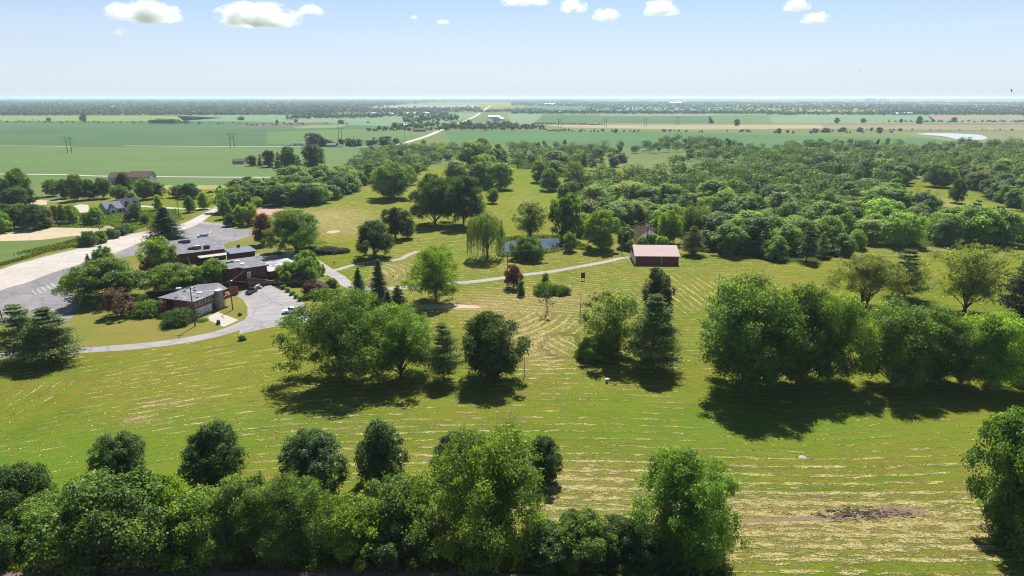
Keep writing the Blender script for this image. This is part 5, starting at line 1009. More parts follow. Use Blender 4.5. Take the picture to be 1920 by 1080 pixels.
gd = MB(); onwall(gd, wA, wB, .9, 5.4, .1, 2.3, .08); gdo = th.part('garage_door', gd, M_WHITE, wl)
sl_ = MB()
for i in range(2):
    for j in range(3): onwall(sl_, wA, wB, 1.2 + 2.1 * i, 2.9 + 2.1 * i, .45 + .62 * j, .62 + .62 * j, .11)
th.part('panel_gap', sl_, M_TRIM, gdo)
dd_ = MB(); onwall(dd_, wA, wB, 5.7, 7.3, .1, 2.3, .08); th.part('door', dd_, M_WHITE, wl, label='plain white double door'); dd_ = MB(); onwall(dd_, wA, wB, 7.5, 8.8, .1, 2.35, .08); th.part('door', dd_, M_TRIM, wl, label='open doorway, its inner shade painted as a dark panel')  # doorway is a solid dark panel, the shade inside put into its colour
for i in range(6): window(th, wl, wA, wB, .9 + 1.35 * i, 2.05 + 1.35 * i, 3.4, 4.7, M_WHITE, 2)
for i in range(2): window(th, wl, wp[0], wp[1], Lw * 0 + 9.6 + 1.7 * i, 10.9 + 1.7 * i, 3.3, 4.6, M_WHITE, 2)
for i in range(2): window(th, wl, wp[0], wp[1], .6 + 1.4 * i, 1.6 + 1.4 * i, 3.1, 4.6, M_WHITE, 1)
dv = (Vector(wB) - Vector(wA)).normalized(); nv = Vector((dv.y, -dv.x)); cc_ = Vector(wA) + dv * 10.0 + nv * .8
ch = th.part('chimney', MB().box((cc_.x, cc_.y, 2.95), (2.0, 1.6, 5.9), math.atan2(dv.y, dv.x)), M_STONE); th.part('coping', MB().box((cc_.x, cc_.y, 6.0), (2.2, 1.8, .2), math.atan2(dv.y, dv.x)), M_WHITE, ch)
cc_ = Vector(wA) + dv * 12.6 + nv * .9; bal = th.part('balcony', MB().box((cc_.x, cc_.y, 2.7), (3.4, 1.8, .25), math.atan2(dv.y, dv.x)), M_TAN, wl)
q1 = cc_ + nv * .9; rl = MB().box((q1.x, q1.y, 3.2), (3.4, .1, .9), math.atan2(dv.y, dv.x)); q2 = cc_ + dv * 1.7; rl.box((q2.x, q2.y, 3.2), (.1, 1.7, .9), math.atan2(dv.y, dv.x)); rr_ = th.part('railing', rl, M_WOODRED, bal)
rl = MB().box((q1.x, q1.y, 3.71), (3.5, .2, .1), math.atan2(dv.y, dv.x)).box((q2.x, q2.y, 3.71), (.2, 1.7, .1), math.atan2(dv.y, dv.x)); th.part('handrail', rl, simple('pale_red_rail', (.6, .2, .18)), rr_)
window(th, wl, wA, wB, 11.2, 12.6, 2.9, 4.8, M_WHITE, 1)
# brick garden wall by the yard
x, y = P(447, 550); th = Thing('brick_wall', x, y, 'free standing red brick wall by the yard entrance', 'wall')
a1, a2 = Vector(P(430, 553)), Vector(P(447, 552)); dd2 = (a2 - a1).normalized(); m1 = (a1 + a2) / 2
th.part('wall_body', MB().box((m1.x, m1.y, 1.3), ((a2 - a1).length, .35, 2.6), math.atan2(dd2.y, dd2.x)), M_WOODRED); th.part('coping', MB().box((m1.x, m1.y, 2.67), ((a2 - a1).length + .1, .5, .12), math.atan2(dd2.y, dd2.x)), M_TRIM)
# pergola
p1, p2 = Vector(P(271, 518)), Vector(P(316, 512)); d1 = (p2 - p1).normalized(); n1 = Vector((-d1.y, d1.x)); th = Thing('pergola', p1.x, p1.y, 'weathered wooden pergola walk beside the courtyard trees', 'pergola'); L1 = (p2 - p1).length; an = math.atan2(d1.y, d1.x)
for i in range(5):
    for s_ in (0, 1): q = p1 + d1 * L1 * i / 4 + n1 * 3 * s_; th.part('post', MB().box((q.x, q.y, 1.4), (.2, .2, 2.8), an), M_POLE)
for s_ in (0, 1): q = p1 + d1 * L1 / 2 + n1 * 3 * s_; th.part('beam', MB().box((q.x, q.y, 2.9), (L1 + .6, .15, .25), an), M_POLE)
for i in range(14): q = p1 + d1 * L1 * i / 13 + n1 * 1.5; th.part('rafter', MB().box((q.x, q.y, 3.12), (.12, 3.8, .18), an), M_POLE)
# gable house helper
def gable(th, o, ang, L, W, ze, zr, wallm, roofm, over=.4, z0=0, name='roof'):
    """L runs along the ridge; o is a corner"""
    a = math.radians(ang); u = Vector((math.cos(a), math.sin(a))); v = Vector((-u.y, u.x)); o = Vector(o); c = [o, o + u * L, o + u * L + v * W, o + v * W]
    wl = MB().add([(p.x, p.y, z0) for p in c] + [(p.x, p.y, ze) for p in c] + [((c[0] + c[3]) / 2).to_3d()[:2] + (zr,), ((c[1] + c[2]) / 2).to_3d()[:2] + (zr,)],
                  [(0, 1, 5, 4), (2, 3, 7, 6), (1, 2, 6, 9, 5), (3, 0, 4, 8, 7)])
    wall = th.part('wall', wl, wallm); sl = (zr - ze) / (W / 2); r = MB(); tk = .18
    for s in (0, 1):
        e0 = (o - u * over - v * over) if s == 0 else (o - u * over + v * (W + over)); m0 = o - u * over + v * W / 2; e1 = e0 + u * (L + 2 * over); m1 = m0 + u * (L + 2 * over); zl = ze - over * sl
        q = [(e0.x, e0.y, zl), (e1.x, e1.y, zl), (m1.x, m1.y, zr), (m0.x, m0.y, zr)]
        r.add([(x, y, z + .03) for x, y, z in q] + [(x, y, z + .03 + tk) for x, y, z in q], [(0, 3, 2, 1) if s == 0 else (0, 1, 2, 3), (4, 5, 6, 7) if s == 0 else (7, 6, 5, 4), (0, 1, 5, 4), (1, 2, 6, 5), (3, 0, 4, 7)])
    return wall, th.part(name, r, roofm), [tuple(p) for p in c]
# barn
th = Thing('metal_barn', 57, 270, 'long barn with faded pink metal roof and dark red walls beside the gravel path', 'barn')
bo = Vector(P(1190, 480.5, 3.6)); a = -2.5; wall, rf, c = gable(th, bo + Vector((.4, .4)), a, 17.0, 15.5, 3.6, 6.3, M_BARN, M_PINK)
tr_ = MB()
for q in (c[0], c[1]): tr_.box((q[0], q[1], 1.8), (.22, .22, 3.6), math.radians(a))
th.part('corner_trim', tr_, M_WHITE, wall)
for k, (t0, t1) in enumerate(((1.2, 4.8), (6.2, 10.4), (11.6, 14.6))): d_ = MB(); onwall(d_, c[3], c[0], t0, t1, .1, 3.1, .09); th.part('sliding_door', d_, M_WHITE, wall)
d_ = MB(); onwall(d_, c[0], c[1], 10.0, 10.6, .0, 3.2, .07); th.part('downpipe', d_, M_GREY, wall)
th = Thing('red_shed', *P(1246, 458), 'small dark red gabled shed behind the barn roof', 'shed'); so_ = Vector(P(1235, 461)); gable(th, so_, 84, 7, 7, 3.4, 5.4, M_BARN, M_SHING)
# pyramid roof hut
hx, hy = P(601, 548); th = Thing('garden_hut', hx, hy, 'little hut with brown pyramid roof among purple shrubs', 'hut'); th.part('wall', MB().box((hx, hy, 1.15), (4.6, 4.6, 2.3), .6), M_BEIGE)
rb = [(hx + 3.7 * math.cos(.6 + k * math.pi / 2 + .785), hy + 3.7 * math.sin(.6 + k * math.pi / 2 + .785)) for k in range(4)]
th.part('roof', MB().add([(x, y, 2.3) for x, y in rb] + [(hx, hy, 4.2)], [(0, 3, 2, 1)] + [(k, (k + 1) % 4, 4) for k in range(4)]), M_SHINGB)
# new grey-blue house with gables
x, y = P(199, 402); th = Thing('gabled_house', x, y, 'new blue grey house with dark roofs and three white front gables', 'house')
fo = Vector(P(201, 402)); aH = 32; uu = Vector((math.cos(math.radians(aH)), math.sin(math.radians(aH)))); vv_ = Vector((-uu.y, uu.x))
w1_, r1_, c1 = gable(th, fo, aH + 0, 12.5, 14.5, 3.4, 7.2, M_BLUEW, M_SHINGL)                # body
# rotate: ridge of big body runs along uu; side gable faces camera-left
w2_, r2_, c2 = gable(th, fo + uu * 12.4 + vv_ * 2.5, aH, 14.5, 12.5, 3.4, 8.2, M_BLUEW, M_SHING)
for k, (s_, wd, dp, zr) in enumerate(((1.5, 5.2, 4.5, 6.3), (14.5, 4.6, 6.0, 6.6), (21.0, 4.4, 6.5, 6.4))):
    o_ = fo + uu * s_ - vv_ * (1.0 if k else 2.2); wg, rg, cg = gable(th, o_ + uu * wd, aH + 90, dp, wd, 3.3, zr, M_WHITE, M_SHING, .35)
    window(th, wg, cg[3], cg[0], wd * .25, wd * .75, .9, 2.5, M_WHITE, 2); window(th, wg, cg[3], cg[0], wd * .4, wd * .6, 3.9, 4.7, M_TRIM, 1)
pr = MB().prism([tuple(fo + uu * 7.6 - vv_ * 1.6), tuple(fo + uu * 14 - vv_ * 1.6), tuple(fo + uu * 14), tuple(fo + uu * 7.6)], 2.9, 3.15); pch = th.part('porch_roof', pr, M_SHINGL)
for t_ in (7.9, 10.8, 13.7): q = fo + uu * t_ - vv_ * 1.4; th.part('post', MB().box((q.x, q.y, 1.45), (.25, .25, 2.9), math.radians(aH)), M_WHITE, pch)
window(th, w1_, c1[3], c1[0], 4, 5.4, 1.0, 2.4, M_WHITE, 1); window(th, w1_, c1[3], c1[0], 9, 10.4, 1.0, 2.4, M_WHITE, 1)
d_ = MB(); onwall(d_, c1[0], c1[1], 9.5, 10.6, .1, 2.3, .09); th.part('door', d_, M_TRIM, w1_)
th.e.scale = (.72, .72, .85); th.e.rotation_euler = (0, 0, math.radians(18))
# older houses
def house(px, py, w_, d, ze, zr, ang, wm, rm, label, wing=None, nm='house', cat='house', grp=None, win=3):
    x, y = P(px, py); th = Thing(nm, x, y, label, cat, grp); wl, rf, c = gable(th, (x, y), ang, w_, d, ze, zr, wm, rm)
    for i in range(win): window(th, wl, c[0], c[1], w_ * (i + .3) / win, w_ * (i + .7) / win, .9, min(2.3, ze - .4), M_WHITE, 1)
    if wing: gable(th, Vector((x, y)) + Vector(wing[0:2]), wing[2], wing[3], wing[4], wing[5], wing[6], wm, rm)
    return th
house(204, 346, 16, 12, 5, 8.4, 4, M_BEIGE, M_SHINGB, 'large beige house with brown red roofs behind the tree row', (15, 1, 4, 15, 13, 5.4, 9.2))
house(436, 308, 11, 9, 3, 5, 5, M_BEIGE, M_SHINGB, 'small low house with brown roof beside the dark clump', None)
house(612, 276, 12, 9, 3, 5, 0, M_BEIGE, M_SHINGL, 'small beige house half hidden in dark trees at the field road')
house(776, 247, 22, 12, 3.2, 6, 2, M_BRICK, M_SHINGB, 'low red brick ranch house beside the straight road')
for px, py, w_, d, ze, zr, a_, lab in ((743, 240, 24, 18, 5, 8, 0, 'white roofed barn behind the evergreen row'), (916, 222, 34, 20, 5, 9, 0, 'white roofed barn furthest along the straight road'), (940, 227, 34, 26, 6, 12, 75, 'big pale blue gabled barn beside the white one'),
    (520, 215, 40, 20, 5, 9, 0, 'white roofed barn before the far woods'), (762, 215, 38, 16, 5, 8, 0, 'long white roofed house in the village trees'), (788, 214, 34, 16, 4, 7, 0, 'second white house in the village trees'), (730, 216, 22, 14, 5, 8, 0, 'small white house in the village trees'), (697, 215, 20, 14, 5, 8, 0, 'first small white house of the village trees'),
    (240, 201, 60, 30, 8, 14, 0, 'pale roofed building in the far woods'), (1036, 213, 34, 20, 5, 9, 0, 'small pale farm building at the far field row'), (1021, 197.5, 40, 26, 10, 16, 0, 'first of two tiny white farm buildings'), (1031, 197.5, 40, 26, 10, 16, 0, 'second of two tiny white farm buildings'), (1256, 195.5, 110, 50, 14, 22, 0, 'bright white shed near the water tower'),
    (1677, 215.5, 70, 28, 5, 9, 0, 'long white roofed farm shed'), (1645, 214.5, 34, 22, 5, 8, 0, 'short white shed beside the long one')):
    house(px, py, w_, d, ze, zr, a_, M_WHITEM, M_WHITEM, lab, nm='farm_building', cat='building', grp='far farm buildings', win=0)
for i, (px, py, wd, hh) in enumerate(((1676, 198, 330, 12), (1752, 198, 260, 14), (1800, 198.5, 300, 11), (1850, 199, 200, 10), (1455, 195, 420, 14), (1632, 189.5, 120, 42), (1655, 189.5, 90, 38), (1780, 196, 300, 12))):
    x, y = P(px, py); th = Thing('warehouse', x, y, ('first long white factory roof', 'second long white factory roof', 'third long factory roof', 'last pale factory roof', 'low tan factory roof', 'tall block on the skyline', 'second tall block on the skyline', 'pale factory roof behind the others')[i] + ' towards the lake', 'building', 'far factories')
    th.part('wall', MB().box((x, y, hh / 2), (wd, 80, hh)), M_BEIGE); th.part('roof', MB().box((x, y, hh + .6), (wd + 3, 83, 1.2)), M_WHITEM if i not in (4, 5, 6) else M_BEIGE)
# water tower and masts
x, y = P(1219, 189); th = Thing('water_tower', x, y, 'dark water tower standing up on the horizon', 'water tower'); th.part('stem', MB().tube([(x, y, 0), (x, y, 62)], 4, 8), M_GREY); bt = MB().tube([(x, y, 58), (x, y, 62), (x, y, 68), (x, y, 72), (x, y, 74)], [4, 11, 13, 9, 1], 12); th.part('tank', bt, M_GREY)
for px, py, hh, lab in ((1325, 191, 130, 'tall thin radio mast on the horizon near the water tower'), (660, 190, 110, 'thin faint mast on the horizon above the village')):
    x, y = P(px, py); th = Thing('radio_mast', x, y, lab, 'mast'); th.part('shaft', MB().tube([(x, y, 0), (x, y, hh)], 1.0, 4), M_GREY); th.part('antenna', MB().box((x, y, hh * .8), (5, 2, 5)), M_GREY)

# ------------------------------------------------------------------ poles and wires
def hpole(px, py, hh, label, i):
    x, y = P(px, py); th = Thing('transmission_pole', x, y, label, 'power pole', 'twin pole power line across the fields'); s = 2.6
    for q in (-s, s): th.part('pole', MB().tube([(x + q, y, 0), (x + q, y, hh)], [.42, .28], 6), M_POLE)
    th.part('crossarm', MB().box((x, y, hh * .88), (13, .35, .45)), M_POLE)
    b = MB()
    for sg in (1, -1): b.tube([(x - s * sg, y, hh * .5), (x + s * sg, y, hh * .8)], .16, 4)
    th.part('brace', b, M_POLE)
    for q in (-6, 0, 6): th.part('insulator', MB().tube([(x + q, y, hh * .87), (x + q, y, hh * .87 - 1.6)], .2, 5), M_GREY)
HP = [(131, 287, 'first twin pole beside the near edge'), (436, 277, 'second twin pole by the field road'), (638, 262, 'third twin pole in the pale field'), (1049, 240, 'twin pole at the start of the tan strip'), (1135, 239, 'twin pole second along the tan strip'), (1210, 237, 'twin pole third along the tan strip'), (1270, 235, 'twin pole fourth along the tan strip'), (1330, 232, 'twin pole fifth along the tan strip')]
for i, (px, py, l) in enumerate(HP): hpole(px, py, 20, l, i)
def upole(px, py, top, label, arms=0, lamp=False, xf=False, dx=0, m=None):
    x, y = P(px, py); hh, _ = up_at(y, top); th = Thing('utility_pole', x, y, label, 'utility pole', 'wooden utility poles'); pl = th.part('pole', MB().tube([(x, y, 0), (x + dx, y, hh)], [.2, .14], 8), m or M_POLE)
    for k in range(arms):
        z = hh - .5 - 1.1 * k; th.part('crossarm', MB().box((x + dx, y, z), (2.6, .16, .18), .15), M_POLE)
        for q in (-1.15, -.4, .4, 1.15): th.part('insulator', MB().tube([(x + dx + q, y + q * .15, z + .09), (x + dx + q, y + q * .15, z + .32)], .06, 5), M_GREY)
    if lamp:
        la = th.part('lamp_arm', MB().tube([(x + dx, y, hh - .4), (x + dx + .6, y - .6, hh), (x + dx + 1.1, y - 1.2, hh + .1)], .05, 5), M_GREY); th.part('lamp_head', MB().box((x + dx + 1.2, y - 1.3, hh + .08), (.35, .7, .18), .6), M_WHITE, la)
    if xf:
        for q in (-.55, .55): th.part('transformer', MB().tube([(x + dx + q, y, hh - 3.6), (x + dx + q, y, hh - 3.5), (x + dx + q, y, hh - 2.4), (x + dx + q, y, hh - 2.3)], [.3, .38, .38, .25], 10), M_WHITEM)
    return Vector((x + dx, y, hh))
U = {}
U['a'] = upole(366, 612, 537, 'pole with lamp at the corner of the garage house', 1, True)
U['b'] = upole(436.5, 581, 525, 'pole on the small lawn beside the yard', 0, True)
U['c'] = upole(7, 607, 543, 'leaning grey pole at the frame edge by the parking lot', 0, False, False, -.8)
U['d'] = upole(952, 503, 471, 'pole with crossarm rising behind the purple tree', 1)
U['e'] = upole(1166, 474, 426, 'pole standing beside the barn path end', 1, True)
U['f'] = upole(1213, 462, 412, 'pole with two transformer cans behind the barn', 2, False, True)
U['g'] = upole(943.5, 480, 455, 'short bare post at the pond shore')
U['h'] = upole(187, 433, 401, 'pole with drooping wire before the new house', 1)
U['i'] = upole(336, 406, 366, 'pole on the verge of the concrete road', 1)
U['j'] = upole(572, 334, 303, 'pole at the field road beyond the hedge wood', 1); U['k'] = upole(592, 565, 522, 'thin pole beside the little hut', 1)
for i, (px, py) in enumerate(((664, 274), (678, 290), (759, 264), (771, 262))): upole(px, py, py - 21, ('thin pole by the field road', 'thin pole in the green field', 'thin pole near the road junction', 'second thin pole near the road junction')[i], 0)
def wire(a, b, sag, label, grp='overhead power wires', off=0):
    a, b = Vector(a), Vector(b); pts = [(a + (b - a) * t) - Vector((0, 0, sag * 4 * t * (1 - t))) for t in [k / 12 for k in range(13)]]; o = Vector(a)
    mb = MB().tube([tuple(p - o) for p in pts], .03, 4); w_ = mb.build('power_wire', M_GREY); w_.location = o; tag(w_, label, 'wire', grp)
wire(U['a'] + Vector((.8, 0, -.3)), U['b'] + Vector((0, 0, -.3)), .5, 'wire from the garage house pole to the lawn pole'); wire(U['b'] - Vector((0, 0, .3)), (G0.x, G0.y, 6.0), .3, 'wire from the lawn pole to the brick wing')
wire(U['e'] + Vector((1, 0, -.2)), U['f'] + Vector((-1, 0, -.3)), .4, 'upper wire between the two barn poles'); wire(U['e'] + Vector((-1, 0, -.5)), U['f'] + Vector((-1, 0, -1.4)), .5, 'lower wire between the two barn poles')
wire(U['d'] + Vector((1, 0, -.3)), U['e'] + Vector((-1, 0, -.3)), 1.6, 'long sagging wire from the purple tree pole to the barn pole'); wire(U['d'] + Vector((-1, 0, -.3)), U['e'] + Vector((0, 0, -.9)), 2.0, 'second long sagging wire to the barn pole')
wire(U['b'] - Vector((0, 0, .2)), U['k'] - Vector((0, 0, .4)), .9, 'wire over the concrete yard'); wire(U['k'] - Vector((0, 0, .4)), U['d'] + Vector((-1, 0, -.3)), 2.2, 'long wire from the hut pole to the purple tree pole'); wire(U['c'] - Vector((0, 0, .3)), U['a'] + Vector((-1, 0, -.3)), 1.8, 'long wire from the leaning pole to the garage house pole')
for i, (px, py) in enumerate(((413, 458), (440, 446), (468, 440), (121, 518))):
    x, y = P(px, py); th = Thing('marker_post', x, y, ('first', 'second', 'third', 'lone fourth')[i] + ' thin post along the edge of the parking lot', 'post', 'posts at the lot edge'); th.part('shaft', MB().tube([(x, y, 0), (x, y, 2.3)], .06, 5), M_POLE); th.part('cap', MB().box((x, y, 2.35), (.16, .16, .1)), M_GREY)

# ------------------------------------------------------------------ vehicles and small things
def car(px, py, ang, L, W, H, paint, label, kind='suv', cat='car', hatch=False, grp=None, nm='parked_car', glassm=None):
    x, y = P(px, py); th = empty(nm, (x, y, 0), label, cat, grp, math.radians(ang)); h = W / 2
    if kind == 'suv': prof = [(-.5, .35), (-.5, .62), (-.47, .9), (-.44, .98), (-.36, 1), (.08, .98), (.25, .62), (.45, .55), (.5, .42), (.5, .28), (.46, .2), (-.47, .2)]
    elif kind == 'pickup': prof = [(-.5, .3), (-.5, .58), (-.1, .58), (-.08, .98), (.1, .98), (.2, .62), (.46, .56), (.5, .45), (.5, .25), (.46, .2), (-.47, .2)]
    else: prof = [(-.5, .35), (-.48, .62), (-.38, .66), (-.24, 1), (.06, 1), (.24, .64), (.46, .56), (.5, .4), (.47, .2), (-.47, .2)]
    n = len(prof); V = []
    for s in (-1, 1):
        for a, z in prof: V.append((a * L, s * h * (1 if z < .66 else .86), z * H))
    F = [tuple(range(n)), tuple(range(2 * n - 1, n - 1, -1))] + [(i, n + i, n + (i + 1) % n, (i + 1) % n) for i in range(n)]
    me = pymesh('body', V, F); bm = bmesh.new(); bm.from_mesh(me); bmesh.ops.recalc_face_normals(bm, faces=bm.faces); bmesh.ops.bevel(bm, geom=[e for e in bm.edges if e.calc_face_angle(0) > .4], offset=.05, segments=2, affect='EDGES'); bm.to_mesh(me); bm.free()
    body = link('body', me, th, paint)
    f = (lambda a, z, s: (a * L, s * h * (.86 + .02), z * H)); g = MB()
    x0, x1 = (-.4, .13) if kind == 'suv' else (-.06, .12) if kind == 'pickup' else (-.32, .16)
    for s in (-1, 1): g.add([(x0 * L, s * h * .985, .67 * H), ((x1 + .06) * L, s * h * .985, .67 * H), (x1 * L - .12, s * h * .885, .93 * H), ((x0 + .04) * L, s * h * .885, .93 * H)], [(0, 1, 2, 3) if s < 0 else (3, 2, 1, 0)])
    fr = {'suv': ((.245, .64), (.095, .96)), 'pickup': ((.197, .64), (.105, .96)), 'car': ((.235, .66), (.07, .98))}[kind]
    g.add([(fr[0][0] * L + .03, -h * .82, fr[0][1] * H + .03), (fr[0][0] * L + .03, h * .82, fr[0][1] * H + .03), (fr[1][0] * L + .03, h * .78, fr[1][1] * H + .03), (fr[1][0] * L + .03, -h * .78, fr[1][1] * H + .03)], [(0, 1, 2, 3)])
    g.build('window', M_CARGLASS, body)
    for a in (-.32, .32):
        for s in (-1, 1):
            w_ = MB().tube([(a * L, s * (h - .2), .36), (a * L, s * (h + .02), .36)], .36, 14).build('wheel', M_TYRE, th); MB().tube([(a * L, s * (h + .0), .36), (a * L, s * (h + .035), .36)], .2, 10).build('rim', M_GREY, w_)
    for s in (-1, 1):
        MB().box((L * .495, s * h * .7, .5 * H), (.08, .34, .16)).build('headlight', M_WHITE, body); MB().box((-L * .495, s * h * .78, .55 * H), (.08, .2, .25)).build('tail_light', M_REDTRIM, body)
    if hatch: MB().add([(-L * .44, -h * .8, H), (-L * .44, h * .8, H), (-L * .6, h * .8, H * 1.15), (-L * .6, -h * .8, H * 1.15), (-L * .44, -h * .8, H - .08), (-L * .44, h * .8, H - .08), (-L * .6, h * .8, H * 1.15 - .08), (-L * .6, -h * .8, H * 1.15 - .08)], [(0, 1, 2, 3), (7, 6, 5, 4), (0, 3, 7, 4), (1, 5, 6, 2), (2, 6, 7, 3)]).build('tailgate', M_BLACKP, body)
    if kind == 'pickup': MB().box((-L * .29, 0, .585 * H), (L * .36, W * .8, .02)).build('cargo_bed', M_TRIM, body)
    return th
car(380, 445.5, 188, 5.0, 1.95, 1.75, M_SILV, 'silver suv with its rear hatch raised in the parking lot', hatch=True)
car(548, 586, 205, 5.8, 2.0, 1.85, M_WHITEP, 'white pickup truck on the concrete yard under the feathery tree', 'pickup', 'pickup truck')
car(472, 549, 262, 5.4, 2.0, 1.9, M_BLACKP, 'dark old truck parked nose out at the brick wing', 'pickup', 'truck')
car(394, 362, 190, 4.7, 1.8, 1.45, M_BLACKP, 'dark car among the trees beside the road', 'car'); car(430, 362, 190, 4.7, 1.8, 1.45, M_BLACKP, 'second dark car further along under trees', 'car')
car(675, 274, 0, 4.8, 1.9, 1.6, M_BLACKP, 'dark car driving on the field road', 'car'); car(545, 273, 0, 6, 2.2, 2, M_WHITEP, 'white pickup beside the long trailer on the field road', 'pickup', 'pickup truck')
x, y = P(559, 274); th = Thing('box_trailer', x, y, 'long white box trailer parked at the field road', 'trailer'); th.part('box', MB().box((x, y, 2.6), (14, 2.6, 3.0)), M_WHITEM)
for q in (-4.8, -3.5, 4.6): th.part('wheel', MB().tube([(x + q, y - 1.3, .5), (x + q, y + 1.3, .5)], .5, 10), M_TYRE)
th.part('chassis', MB().box((x, y, .95), (13.4, 1.2, .25)), M_TRIM)
x, y = P(484, 541); th = Thing('utility_trailer', x, y, 'small white trailer with mower beside the dark truck', 'trailer'); th.part('deck', MB().box((x, y, .6), (2.6, 1.5, .14), .5), M_GREY); th.part('load', MB().box((x, y, .95), (1.3, .9, .55), .5).box((x + .3, y + .1, 1.35), (.5, .6, .35), .5), M_WHITE)
for s in (-1, 1): th.part('wheel', MB().tube([(x - .35 * s, y + .7 * s, .3), (x - .4 * s, y + .82 * s, .3)], .3, 10), M_TYRE)
x, y = P(1093, 526); th = Thing('notice_board', x, y, 'dark green notice board on two legs in the grass', 'sign'); th.part('board', MB().box((x, y, 1.9), (1.5, .12, 2.0), .1), simple('dark_green_board', (.03, .05, .045)))
for s in (-.55, .55): th.part('leg', MB().box((x + s, y + s * .1, .45), (.1, .1, .9), .1), M_POLE)
x, y = P(1138, 717); th = Thing('utility_box', x, y, 'small pale green utility pedestal alone on the mown field', 'utility box'); th.part('cabinet', MB().box((x, y, .42), (.62, .55, .84)), simple('pale_green_paint', (.2, .27, .2))); th.part('lid', MB().box((x, y, .89), (.72, .64, .1)), M_WHITE)
x, y = P(977, 556); th = Thing('stone_planter', x, y, 'pale stone planter ring at the foot of the cone shrub', 'planter'); th.part('ring', MB().tube([(x, y, 0), (x, y, .45)], 1.4, 12), M_TAN); th.part('soil', MB().tube([(x, y, .4), (x, y, .5)], 1.2, 12), M_TRIM)
x, y = P(1505, 858); tag(MB().tube([(0, 0, 0), (0, 0, .12), (0, 0, .3)], [.75, .6, .2], 9).build('flat_stone', M_TAN), 'pale flat stone lying on the mown grass', 'stone').location = (x, y, 0)
x, y = P(627, 497); th = Thing('path_sign', x, y, 'small brown sign post at the path fork', 'sign'); th.part('post', MB().box((x, y, .5), (.12, .12, 1.0)), M_POLE); th.part('panel', MB().box((x, y - .08, 1.15), (.7, .06, .5)), M_REDM)
x, y = P(738, 526); th = Thing('path_sign', x, y, 'thin rusty post in the dry mound near the spruce', 'sign'); th.part('post', MB().box((x, y, .7), (.1, .1, 1.4)), M_REDM); th.part('panel', MB().box((x, y - .08, 1.5), (.5, .05, .4)), M_REDM)
x, y = P(1610, 963); mb = MB(); rr = np.random.default_rng(8)
for i in range(150):
    a = rr.uniform(0, 6.28); q = np.array([rr.normal() * 4.2, rr.normal() * .8, abs(rr.normal()) * .18 + .05]); L = rr.uniform(.5, 2.2); e = q + [math.cos(a) * L, math.sin(a) * L * .5, rr.uniform(-.05, .25)]
    mb.tube([tuple(q), tuple((q + e) / 2 + rr.normal(size=3) * .06), tuple(e)], [.06, .045, .015], 4, False)
o = mb.build('debris', M_BARK); o.location = (x, y, 0); tag(o, 'brown sticks strewn on the bare strip in the hay', 'debris', kind='stuff')
# sand heap
x, y = P(203, 436); mb = MB(); rr = np.random.default_rng(3); ring = []
V = [(0, 0, 3.4)]; F = []
for k in range(1, 7):
    for i in range(20): a = i / 20 * 6.28318; r_ = k / 6 * 7.5 * (1 + .08 * math.sin(3 * a + 1)); V.append((r_ * math.cos(a), r_ * .8 * math.sin(a), 3.4 * (1 - k / 6) ** 1.1 * (1 + .05 * rr.normal())))
for i in range(20): F.append((0, 1 + i, 1 + (i + 1) % 20))
for k in range(5):
    for i in range(20): F.append((1 + k * 20 + i, 1 + (k + 1) * 20 + i, 1 + (k + 1) * 20 + (i + 1) % 20, 1 + k * 20 + (i + 1) % 20))
o = link('sand_heap', pymesh('sand_heap', V, F, True), None, M_DIRT); o.location = (x, y, 0); tag(o, 'pale cone shaped heap of sand beside the dirt lot', 'sand heap')
# boulders by the new house
for i in range(7):
    x, y = P(100 + i * 7 + R.uniform(-2, 2), 419 + R.uniform(-1.5, 1.5)); bm = bmesh.new(); bmesh.ops.create_icosphere(bm, subdivisions=2, radius=1)
    for v in bm.verts: v.co *= R.uniform(.8, 1.15); v.co.z *= .6
    me = bpy.data.meshes.new('boulder'); bm.to_mesh(me); bm.free(); me.materials.append(M_BARKW); o = link('boulder', me); s = R.uniform(.8, 1.5); o.scale = (s, s, s); o.location = (x, y, .3); tag(o, '%s grey boulder of the rock row before the new house' % ORD[i], 'boulder', 'row of boulders')
# fence near the houses
p1, p2 = Vector(P(388, 384)), Vector(P(412, 380)); th = Thing('wire_fence', p1.x, p1.y, 'low rail fence at the road end by the trees', 'fence')
for i in range(9): q = p1 + (p2 - p1) * i / 8; th.part('post', MB().box((q.x, q.y, .7), (.16, .16, 1.4)), M_WHITE)
m_ = (p1 + p2) / 2; dd2 = (p2 - p1)
for z in (.6, 1.15): th.part('rail', MB().box((m_.x, m_.y + .02, z), (dd2.length, .06, .1), math.atan2(dd2.y, dd2.x)), M_WHITE)
# birds
def bird(px, py, dist, span, label, roll):
    e = 540 - py; d = Vector(((px - 960), FOC * CP + e * SP, -FOC * SP + e * CP)).normalized() * dist; c = Vector((0, 0, CAM_H)) + d
    b = empty('bird', c, label, 'bird', None, .9); b.rotation_euler = (roll, .5, .9); s = span / 2
    MB().tube([(0, -s * .42, 0), (0, -s * .25, 0), (0, s * .05, 0), (0, s * .25, .0), (0, s * .34, .01), (0, s * .4, 0)], [s * .1, s * .05, s * .12, s * .08, s * .06, .01], 8).build('body', M_TRIM, b, True)
    for k in (-1, 1):
        MB().add([(0, s * .15, .02), (k * s * .45, s * .22, s * .14), (k * s, s * .0, s * .08), (k * s * .95, -s * .1, s * .07), (k * s * .45, -s * .12, s * .12), (0, -s * .14, .02), (0, s * .15, -.03), (k * s * .45, s * .22, s * .11), (k * s, 0, s * .06), (k * s * .95, -s * .1, s * .05), (k * s * .45, -s * .12, s * .09), (0, -s * .14, -.03)],
                 [(0, 1, 4, 5), (1, 2, 3, 4), (11, 10, 7, 6), (10, 9, 8, 7)]).build('wing', M_TRIM, b)
